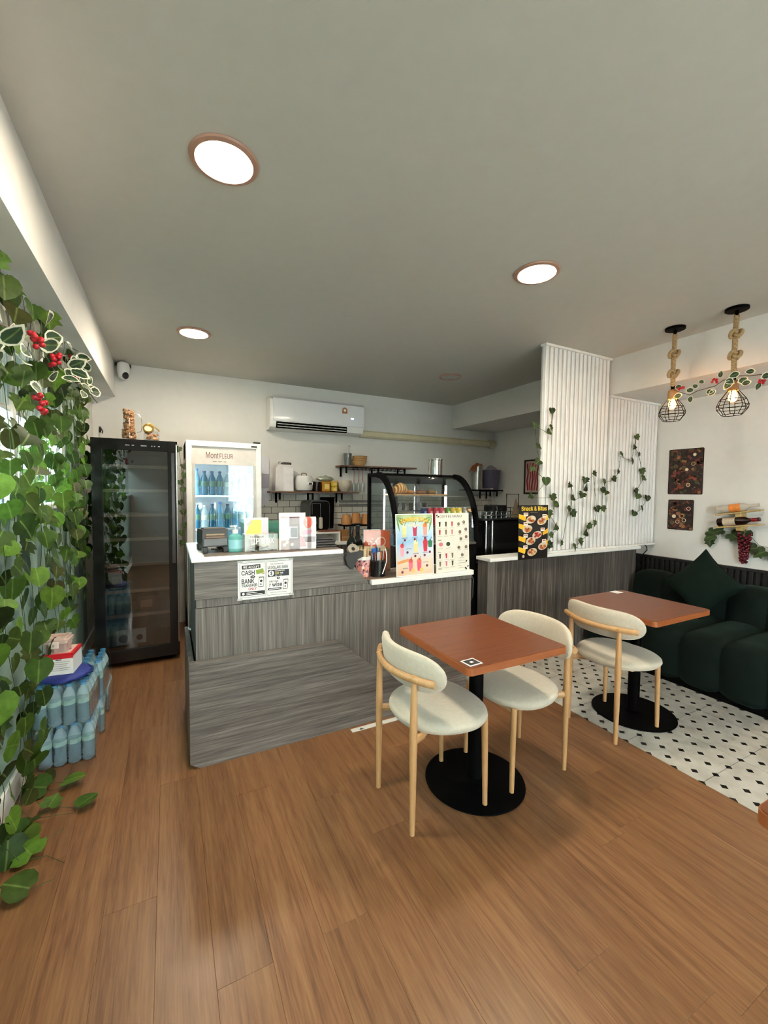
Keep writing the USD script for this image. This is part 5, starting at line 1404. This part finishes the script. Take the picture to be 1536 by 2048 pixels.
for y, z in ((2.10, 2.06), (2.13, 1.82), (2.42, 2.08), (2.82, 2.17), (3.02, 2.16), (1.6, 2.1)):
    for k in range(9):
        c = V(-.455 + rh.uniform(-.02, .02), y + rh.uniform(-.026, .026), z + rh.uniform(-.035, .03))
        obj('berry', sph(c, .0115, 1), BERRY, t, smooth=True)

# ivy trained over the fluted screens
SPTS = [[(2.97, 2.19), (2.95, 2.04), (2.96, 1.99), (2.81, 2.06), (2.84, 1.86), (2.89, 1.74), (2.81, 1.68), (2.92, 1.59), (2.81, 1.44), (3.0, 1.44), (3.03, 1.36), (2.96, 1.30), (3.08, 1.17), (2.99, 1.10), (2.96, 1.01)],
        [(3.14, 1.03), (3.21, 1.33), (3.26, 1.29), (3.24, 1.54), (3.29, 1.42), (3.41, 1.46), (3.46, 1.52), (3.44, 1.60), (3.54, 1.65), (3.60, 1.33), (3.58, 1.20), (3.49, 1.16), (3.49, 1.10), (3.38, 1.03), (3.30, .985)],
        [(3.69, 1.33), (3.67, 1.51), (3.75, 1.48), (3.69, 1.59), (3.83, 1.61), (3.91, 1.69), (3.93, 1.85), (4.11, 1.81), (4.17, 2.04), (4.16, 1.94), (4.23, 1.88), (4.28, 1.71), (4.30, 1.62), (4.19, 1.50), (4.25, 1.46), (4.40, 1.44), (4.30, 1.33), (4.20, 1.28)]]
for k, pts in enumerate(SPTS):
    t = thing('ivy_garland', ['dark ivy garland climbing the free edge of the tall fluted screen', 'dark ivy garland rising from the ledge across the middle of the tall fluted screen', 'dark ivy garland looping over the shorter fluted screen'][k], 'ivy')
    ys_ = [2.588 if x > 2.905 else 2.63 for x, z in pts]
    obj('stem', tube([(x + .01, y, z) for (x, z), y in zip(pts, ys_)], .0022, 5), STEMM, t)
    rk_ = random.Random(k + 40)
    for (x, z), y in zip(pts, ys_):
        a = rk_.uniform(-1.3, 1.3)
        put_leaf(t, IVYL if rk_.random() < .75 else ROUND, rk_.uniform(.058, .080), V(x - .012, y - .008, z + .03), V(math.sin(a), -.25, -math.cos(a)), V(rk_.uniform(-.7, .5), -1, rk_.uniform(0, .5)), IVYD, fold=.25, curl=.25)
# ivy and grapes below the bottle racks on the sofa wall
t = thing('ivy_garland', 'dark ivy garland with leaves trailing along the sofa wall under the wine bottles', 'ivy')
wp_ = [(2.12, 1.10), (2.03, 1.11), (1.98, 1.15), (1.91, 1.13), (1.84, 1.14), (1.77, 1.10), (1.72, 1.04), (1.66, 1.03), (1.58, 1.0), (1.50, 1.02), (1.40, .99)]
obj('stem', tube([(XR - .025, y, z) for y, z in wp_], .002, 5), STEMB, t)
for y, z, a, s_ in ((2.11, 1.135, 1.2, .09), (2.05, 1.10, -1.1, .10), (1.985, 1.155, -1.2, .09), (2.09, 1.06, .1, .085), (1.93, 1.13, 1.0, .12), (1.81, 1.17, -.4, .13), (1.80, 1.06, -.3, .09), (1.73, 1.02, -1.2, .10), (1.67, 1.0, -.9, .11), (1.60, .985, -.6, .09), (1.93, 1.25, .5, .06), (1.5, 1.0, .4, .09), (1.42, .98, -.8, .09)):
    put_leaf(t, IVYL, s_, V(XR - .035, y, z), V(-.2, -math.sin(a), -math.cos(a)), V(-1, rk_.uniform(-.4, .3), .3), IVYD)
t = thing('grape_bunch', 'long bunch of dark red artificial grapes hanging below the lower wine bottle', 'grapes', (XR - .055, 1.815, 0))
rg_ = random.Random(6)
obj('stem', tube([(0, 0, 1.17), (.005, .003, 1.0), (0, 0, .90)], .003, 5), STEMB, t)
GRAPE = P('grape_skin', S(98, 14, 34), .25, var=.25, scale=30.)
for k in range(74):
    z = 1.14 - .262 * (k / 74)
    w_ = .044 * (1 - .62 * (k / 74)) + .003
    a = k * 2.4
    obj('grape', sph((w_ * .7 * math.cos(a), w_ * math.sin(a), z + rg_.uniform(-.008, .008)), .0125, 1), GRAPE, t, smooth=True)

# ---------------------------------------------------------------- bottle racks on the sofa wall
OAKS = GRAIN('pale_oak_stave', [(.3, S(176, 146, 92)), (.7, S(206, 178, 120))], (50, 5, 50), .5)
for k, (yc, zc, tilt, lab_) in enumerate(((1.86, 1.325, 10.5, 'upper pale wooden bottle holder fixed to the sofa wall'), (1.85, 1.205, 9, 'lower pale wooden bottle holder fixed to the sofa wall'))):
    t = thing('bottle_holder', lab_, 'bottle holder', (XR - .075, yc, zc), 0)
    pl_ = rot(bx(-.035, .035, -.17, .17, -.008, .004, .002), (1, 0, 0), -tilt)
    obj('stave', pl_, OAKS, t)
    obj('wall_block', cat(bx(.03, .0748, -.03, .03, -.05, .05, .003), bx(-.01, .04, -.022, .022, -.045, -.004, .003)), OAKS, t)
    b = thing('wine_bottle', ['clear bottle with an orange oval label lying on the upper wall holder', 'dark red-capped wine bottle with a cream label lying on the lower wall holder'][k], 'bottle', (XR - .078, yc, zc))
    h = .31

    def lay(m_):
        m_ = rot(mv(m_, 0, 0, -.155), (1, 0, 0), 90)            # axis to -y (neck towards the viewer side)
        return rot(mv(m_, 0, 0, .044), (1, 0, 0), -tilt)
    r = .0365
    g = [(0, 0), (r - .002, 0), (r, .004), (r, .60 * h), (r * .92, .66 * h), (r * .48, .75 * h), (.0150, .80 * h), (.0142, .965 * h), (.0165, .968 * h), (.0165, h), (0, h)]
    obj('bottle', lay(lathe(g, 28)), P('clear_grey_glass', S(198, 190, 178), .08, var=.03, alpha=.85) if k == 0 else P('black_red_glass', (.012, .003, .004), .06), b, smooth=40)
    if k == 0:
        lb = lathe([(r + .0008, 0), (r + .0012, 0), (r + .0012, .085), (r + .0008, .085)], 40)
        lb = mv(lb, 0, 0, .10)
        v = lb.vertices
        keep = (v[lb.faces].mean(1)[:, 0] < -.012) & (np.hypot((v[lb.faces].mean(1)[:, 2] - .1425) / .0425, np.arctan2(v[lb.faces].mean(1)[:, 1], -v[lb.faces].mean(1)[:, 0]) / .95) < 1.3)
        lb = trimesh.Trimesh(v, lb.faces[keep], process=False)
        obj('label', lay(lb), P('orange_label', S(224, 136, 60), .5, var=.2, scale=30.), b)
    else:
        obj('label', lay(mv(lathe([(r + .0008, 0), (r + .0012, 0), (r + .0012, .095), (r + .0008, .095)], 32), 0, 0, .045)), P('cream_label', S(196, 180, 158), .6, var=.1, scale=50.), b)
        obj('capsule', lay(lathe([(.0146, .80 * h), (.0168, .82 * h), (.0168, .95 * h), (0, .95 * h)], 20)), P('red_foil', S(150, 30, 40), .3, .3), b)
        obj('capsule_top', lay(lathe([(.0168, .95 * h), (.0175, .955 * h), (.0175, h + .001), (0, h + .001)], 20)), P('dark_foil', S(50, 16, 20), .3), b)

# ---------------------------------------------------------------- pendant lamps
ROPE = mat('jute_rope', {'t': ('texture_coordinate', {}), 'n': ('noise_texture', {'scale': 120.}), 'r': ('rgb_ramp', {'ramp': [(.3, S(140, 112, 76)), (.7, S(184, 156, 116))]}), 'b': ('bump', {'strength': .3, 'distance': .002}), 'p': ('principled_bsdf', {'roughness': .85})},
           [('t.object', 'n.vector'), ('n.fac', 'r.fac'), ('n.fac', 'b.height'), ('r.color', 'p.base_color'), ('b.normal', 'p.normal')])
SOCK = P('tan_socket', S(176, 130, 84), .5)


def strand3(axis, R, r, turns, n):
    out = []
    axis = np.array(axis, float)
    L = np.concatenate([[0], np.cumsum(np.linalg.norm(np.diff(axis, axis=0), axis=1))])
    s_ = np.linspace(0, L[-1], n)
    C = np.stack([np.interp(s_, L, axis[:, k]) for k in range(3)], 1)
    for ph in range(3):
        a = s_ / L[-1] * turns * 2 * PI + ph * 2 * PI / 3
        out.append(tube(C + R * np.stack([np.cos(a), np.sin(a), 0 * a], 1), r, 7))
    return out


for k, (y, zs, lab_) in enumerate(((1.905, 2.20, 'rope pendant lamp with a wire cage next to the shorter fluted screen'), (1.508, 2.182, 'rope pendant lamp with a wire cage and the garland wound round its socket'))):
    t = thing('pendant_lamp', lab_, 'pendant lamp', (3.52, y, 0), 0)
    obj('canopy', lathe([(0, CH - .018), (.06, CH - .020), (.068, CH - .016), (.068, CH - .001), (0, CH - .001)], 32), BLACKM, t)
    obj('collar', cyl((0, 0, CH - .055), (0, 0, CH - .018), .013), BLACKM, t)
    rope = obj('rope', cat(strand3([(0, 0, CH - .05), (.004, .004, 2.58), (-.004, .002, 2.45), (0, 0, zs + .125)], .0085, .0088, 9, 130)), ROPE, t, smooth=60)
    for zk in (2.575 if k == 0 else 2.60, 2.425 if k == 0 else 2.455):
        a = np.linspace(0, 2 * PI, 60, endpoint=False)
        kn = np.stack([.0115 * (np.sin(a) + 2 * np.sin(2 * a)), .0115 * (np.cos(a) - 2 * np.cos(2 * a)), zk - .020 * np.sin(3 * a)], 1)
        obj('knot', tube(kn, .0125, 9, closed=True), ROPE, rope, smooth=60)
    obj('cable_grip', cyl((0, 0, zs + .095), (0, 0, zs + .13), .0135), BLACKM, t)
    obj('socket', lathe([(0, zs + .10), (.024, zs + .098), (.030, zs + .09), (.033, zs + .03), (.030, zs + .025), (0, zs + .025)], 24), SOCK, t)
    AMB = mat('amber_bulb_glass', {'t': ('transparent_bsdf', {'color': (1., .80, .50)}), 'g': ('glossy_bsdf', {'color': (1, .8, .6), 'roughness': .02}), 'e': ('emission', {'color': (1., .40, .10), 'strength': 1.1}), 'f': ('fresnel', {'IOR': 1.45}), 'x': ('mix_closure', {}), 'a': ('add_closure', {})},
              [('f.fac', 'x.fac'), ('t.BSDF', 'x.closure1'), ('g.BSDF', 'x.closure2'), ('x.closure', 'a.closure1'), ('e.emission', 'a.closure2')], 'a.closure')
    bulb = obj('bulb', lathe([(0, zs - .052), (.014, zs - .049), (.024, zs - .034), (.027, zs - .018), (.024, zs + .0), (.014, zs + .025), (.012, zs + .03), (0, zs + .03)], 20), AMB, t, smooth=60)
    fil = []
    for q in range(6):
        a = q * PI / 3
        fil.append(tube([(.006 * math.cos(a), .006 * math.sin(a), zs + .005), (.009 * math.cos(a), .009 * math.sin(a), zs - .035)], .0022, 5))
    obj('filament', cat(fil), GLOW('filament_glow', (1., .52, .16), BULB), bulb)
    # wire cage: five hoops of straight wires between levels
    lv = [(.030, zs + .03), (.075, zs - .035), (.090, zs - .075), (.088, zs - .098), (.058, zs - .140)]
    n_ = 8
    ring = lambda r_, z: np.array([(r_ * math.cos(a), r_ * math.sin(a), z) for a in (np.arange(n_) + .3) * 2 * PI / n_])
    for r_, z in lv:
        obj('cage_hoop', tube(ring(r_, z), .0022, 5, closed=True), BLACKM, t)
    for q in range(n_):
        obj('cage_wire', tube([ring(r_, z)[q] for r_, z in lv], .0022, 5), BLACKM, t)
t = thing('berry_garland', 'thin garland of cream-edged leaves and red berries wound between the two pendant lamps', 'garland')
bp_ = [(1.87, 2.285), (1.82, 2.255), (1.76, 2.225), (1.71, 2.245), (1.66, 2.25), (1.60, 2.255), (1.55, 2.285), (1.51, 2.29), (1.46, 2.295), (1.40, 2.28), (1.34, 2.275), (1.28, 2.25), (1.2, 2.26), (1.1, 2.24)]
obj('stem', tube([(3.475, y, z) for y, z in bp_], .003, 6), STEMB, t)
rb_ = random.Random(12)
for y, z, a, s_ in ((1.855, 2.30, 1.5, .07), (1.80, 2.235, -1.4, .08), (1.745, 2.215, .1, .075), (1.725, 2.245, -2.0, .07), (1.695, 2.265, -2.2, .06), (1.66, 2.285, -2.4, .055), (1.645, 2.225, 1.3, .07), (1.585, 2.225, -.8, .07), (1.56, 2.30, 3.0, .07), (1.525, 2.285, .9, .085), (1.49, 2.27, -.6, .09), (1.445, 2.31, -1.3, .085), (1.40, 2.265, -1.2, .075), (1.38, 2.235, -1.5, .07), (1.36, 2.30, -1.7, .075), (1.33, 2.22, -.4, .07), (1.27, 2.26, -1.4, .08), (1.2, 2.27, .6, .08), (1.13, 2.25, -.6, .08)):
    put_leaf(t, POINT if rb_.random() < .6 else SPIKY, s_ * .8, V(3.455, y, z), V(-.2, -math.sin(a), -math.cos(a)), V(-1, rb_.uniform(-.6, .2), rb_.uniform(-.2, .5)), HOLLY, fold=.15, curl=.3)
for y, z in ((1.81, 2.285), (1.585, 2.285), (1.32, 2.225), (1.15, 2.23)):
    for k in range(7):
        obj('berry', sph((3.45 + rb_.uniform(-.012, .012), y + rb_.uniform(-.02, .02), z + rb_.uniform(-.013, .013)), .0085, 1), BERRY, t, smooth=True)

# ---------------------------------------------------------------- water packs, carton and lunch box by the ivy
WB = mat('water_bottle_plastic', {'f': ('layer_weight', {'blend': .25}), 't': ('transparent_bsdf', {'color': (.93, .975, .99)}), 'g': ('glossy_bsdf', {'roughness': .06}), 'd': ('diffuse_bsdf', {'color': S(206, 232, 244)}), 'x': ('mix_closure', {}), 'y': ('mix_closure', {'fac': .34}), 'bn': ('noise_texture', {'scale': 55., 'detail': 2.}), 'b': ('bump', {'strength': .7, 'distance': .004})},
         [('f.facing', 'x.fac'), ('t.BSDF', 'x.closure1'), ('g.BSDF', 'x.closure2'), ('x.closure', 'y.closure1'), ('d.BSDF', 'y.closure2'), ('bn.fac', 'b.height'), ('b.normal', 'g.normal')], 'y.closure')  # pale diffuse share stands in for window light refracted by the bottles
WCAP = P('blue_cap', S(96, 160, 206), .3)
WLAB = P('pale_bottle_label', S(190, 214, 206), .4, var=.1, scale=30.)


def pack(label, loc, h, rz=0):
    t = thing('water_pack', label, 'water pack', loc, rz, None)
    r = .031
    ribs = [(0, .0), (r * .75, .0), (r, .008)]
    for q in range(5):
        z = .02 + q * .07 * h / .21 * .28
        ribs += [(r, z), (r * .90, z + .006)]
    ribs += [(r, .46 * h), (r, .68 * h), (r * .8, .78 * h), (r * .42, .90 * h), (r * .42, .93 * h), (0, .93 * h)]
    for i in range(4):
        for j in range(4):
            x, y = (i - 1.5) * .0625, (j - 1.5) * .0625
            b = obj('bottle', lathe(ribs, 12, (x, y, 0)), WB, t, smooth=50)
            obj('cap', lathe([(0, .92 * h), (r * .5, .92 * h), (r * .5, h), (0, h)], 10, (x, y, 0)), WCAP, b)
            obj('label', lathe([(r + .0008, .50 * h), (r + .0008, .61 * h)], 12, (x, y, 0)), WLAB, b)
    f_ = cat(*[tube([(sx * .127, sy * .127, .004), (sx * .128, sy * .128, h * .7), (sx * .118, sy * .118, h + .001)], .0025, 6) for sx in (-1, 1) for sy in (-1, 1)], bx(-.124, .124, -.124, .124, h + .0005, h + .0015), bx(-.124, .124, -.1278, -.127, h * .05, h * .72), bx(.127, .1278, -.124, .124, h * .05, h * .72))
    obj('shrink_film', f_, PANE('shrink_film', (.90, .95, .97), 1.5, .12), t)
    return t


p0 = pack('blue-tinted water bottle pack on the floor, lower of the two closest to the viewer', (-.508, 2.815, 0), .222, 2)
dup(p0, 'blue-tinted water bottle pack carrying the blue bag, upper of the two closest to the viewer', (-.515, 2.80, .224), -3)
dup(p0, 'water bottle pack on the floor behind the first stack, near the black fridge', (-.50, 3.085, 0), 4)
dup(p0, 'water bottle pack on top of the second stack, near the black fridge', (-.49, 3.10, .224), -2)
dup(p0, 'water bottle pack standing on the floor closest to the black fridge', (-.50, 3.36, 0), 0)
t = thing('blue_bag', 'flattened royal blue bag between the water packs and the white carton', 'bag', (-.52, 2.80, .4485))
m_ = sph((0, 0, .018), (.118, .135, .026), 3)
m_.vertices += (meshkit.fbm(m_.vertices * 22, 3, 2)[:, None] - .5) * .02 * V(1, 1, .5)
m_.vertices[:, 2] = np.clip(m_.vertices[:, 2], .001, .036)
obj('bag', m_, P('blue_cloth', S(24, 44, 130), .6, var=.15), t, smooth=50)
obj('strap', tube([(.10, -.06, .02), (.125, -.02, .012), (.12, .03, .018), (.09, .07, .025)], .006, 6), P('blue_strap', S(20, 34, 104), .6), t)
t = thing('white_carton', 'white and red cardboard carton with printed lines on top of the blue bag', 'carton', (-.535, 2.73, .4855), -6)
obj('box', bx(-.065, .065, 0, .15, 0, .112, .001), PAPER, t)
REDC = P('red_print', S(206, 26, 40), .45)
obj('red_band', cat(bx(-.0655, .0655, -.0006, 0, .086, .1125), bx(.065, .0656, 0, .15, .095, .1125), bx(.050, .0656, 0, .1502, .112, .1128), bx(-.0655, .050, 0, .012, .112, .1128)), REDC, t)
obj('lid_panel', bx(-.06, .049, .013, .148, .112, .1124), P('carton_pink', S(212, 184, 172), .6), t)
obj('print', ext(affinity.rotate(affinity.scale(Point(.0, .07).buffer(.03), 1.3, .8), 20), .0006, 'xy', .1124), ink(150, 40, 90), t)
obj('heading', bx(-.012, .014, -.0009, 0, .079, .083), K, t)
for k in range(5):
    obj('printed_line', bx(-.040, .050 - .008 * (k % 3), -.0008, 0, .068 - .011 * k, .0695 - .011 * k), ink(110, 106, 110), t)
    obj('bullet', bx(-.046, -.0435, -.0008, 0, .0675 - .011 * k, .070 - .011 * k), K, t)
obj('side_code', bx(-.060, -.054, -.0008, 0, .02, .08), ink(90, 90, 92), t)
t = thing('lunch_box', 'clear pinkish clip-lid food container on top of the white carton', 'container', (-.548, 2.80, .5985), -8)
obj('tray', lathe([(0, 0), (.050, 0), (.068, .05), (.064, .05), (.047, .005), (0, .005)], 4), P('clear_pink_tray', S(206, 180, 172), .2, alpha=.7), t)
obj('tray', ext(rrect(-.05, -.045, .05, .045, .012), .05), P('clear_pink_body', S(206, 184, 178), .2, alpha=.6), t)
obj('lid', ext(rrect(-.060, -.054, .060, .054, .014), .016, 'xy', .050), P('pink_lid', S(220, 196, 188), .25, alpha=.8), t)
obj('lid_ridge', ext(rrect(-.052, -.046, .052, .046, .010).difference(rrect(-.042, -.036, .042, .036, .008)), .014, 'xy', .066), P('pink_ridge', S(214, 188, 180), .25), t)
obj('clip', bx(-.022, .022, -.062, -.056, .028, .062, .002), P('clip_white', S(226, 214, 208), .3), t)
t = thing('wall_hook', 'small black hook on the back wall beside the window', 'hook', (-.612, YB - .001, 2.085))
obj('plate', bx(-.010, .010, -.006, 0, -.03, .03, .002), BLACK, t)
obj('hook', tube([(0, -.004, .02), (.012, -.03, .01), (.028, -.05, -.02), (.022, -.045, -.042)], .005, 7), BLACK, t)

# ---------------------------------------------------------------- outside
PAVE = P('pavement', (.36, .35, .32), .8, var=.12, scale=3.)
struct('pavement', bx(-14, 18, -16, 26, -.35, -.13), PAVE, smooth=False)
struct('garden_path', bx(-6.9, -.95, -1.4, 25, -.13, -.10), P('garden_ground', (.07, .09, .06), .9, var=.3, scale=2.), smooth=False)
GLV = LEAF('garden_leaf', [S(90, 124, 40), S(120, 156, 52), S(66, 106, 38), S(142, 164, 74)], .4)
rx = random.Random(31)
for bi_, (x, y, z0, z1, n_, lab_) in enumerate(((-1.22, 5.75, -.13, 2.1, 190, 'bright yellow-green garden shrub outside the window, the one nearer the fridge'), (-1.30, 4.75, -.13, 1.9, 150, 'bright yellow-green garden shrub outside the window, seen through the nearer ivy'), (-1.45, 7.0, -.13, 2.2, 150, 'bright yellow-green garden shrub outside the window, farthest along the alley'))):
    t = thing('garden_shrub', lab_, 'shrub', (x, y, -.13))
    for q in range(5):
        a = q * 1.26
        obj('branch', tube([(0, 0, 0), (.06 * math.cos(a), .06 * math.sin(a), .7), (.2 * math.cos(a), .2 * math.sin(a), 1.3), (.3 * math.cos(a), .3 * math.sin(a), z1 + .0)], .008, 5), STEMB, t)
    for q in range(n_):
        a, r_ = rx.random() * 6.28, .38 * rx.random() ** .5
        c = V(r_ * math.cos(a), r_ * math.sin(a), rx.uniform(.75, z1 + .13))
        put_leaf(t, POINT, rx.uniform(.08, .13), c, V(rx.uniform(-1, 1), rx.uniform(-1, 1), rx.uniform(-.6, .8)), V(rx.uniform(-1, 1), rx.uniform(-1, 1), 1), GLV)
t = thing('white_van', 'white and blue van parked outside the window behind the shrubs', 'van', (-3.6, 11.2, -.13))
obj('body', bx(-.9, .9, -2.4, 2.4, .35, 2.2, .18), P('van_white', (.42, .44, .47), .25), t)
obj('stripe', bx(.895, .915, -2.2, 2.2, 1.25, 1.6, .005), P('van_blue', S(40, 84, 160), .3), t)
obj('window', bx(.895, .912, -1.2, .2, 1.65, 2.0, .005), BLACKG, t)
for y in (-1.5, 1.5):
    w_ = obj('wheel', rot(mv(lathe([(.12, -.1), (.34, -.1), (.36, -.06), (.36, .06), (.34, .1), (.12, .1), (.12, -.1)], 28), 0, 0, 0), (0, 1, 0), 90), BLACKM, t)
    UsdGeom.Xformable(w_).AddTranslateOp().Set(Gf.Vec3d(.82, y, .36))
hs = struct('exterior_wall', None)
obj('wall', bx(-7.2, -7.0, -6, 24, -.13, 4.5), P('house_wall', (.16, .17, .17), .8), hs)
for k in range(5):
    obj('window', bx(-7.0, -6.97, -3 + k * 3, -1.8 + k * 3, 1., 2.6), P('dark_window', (.05, .06, .07), .1), hs)
hs = struct('exterior_wall', None)
obj('wall', bx(-8, 14, -13.2, -13, -.13, 5.0), P('street_wall', (.66, .64, .59), .8), hs)
for k in range(6):
    obj('window', bx(-5 + k * 3, -3.4 + k * 3, -13, -12.97, .9, 3.2), P('shop_window', (.05, .055, .06), .1), hs)
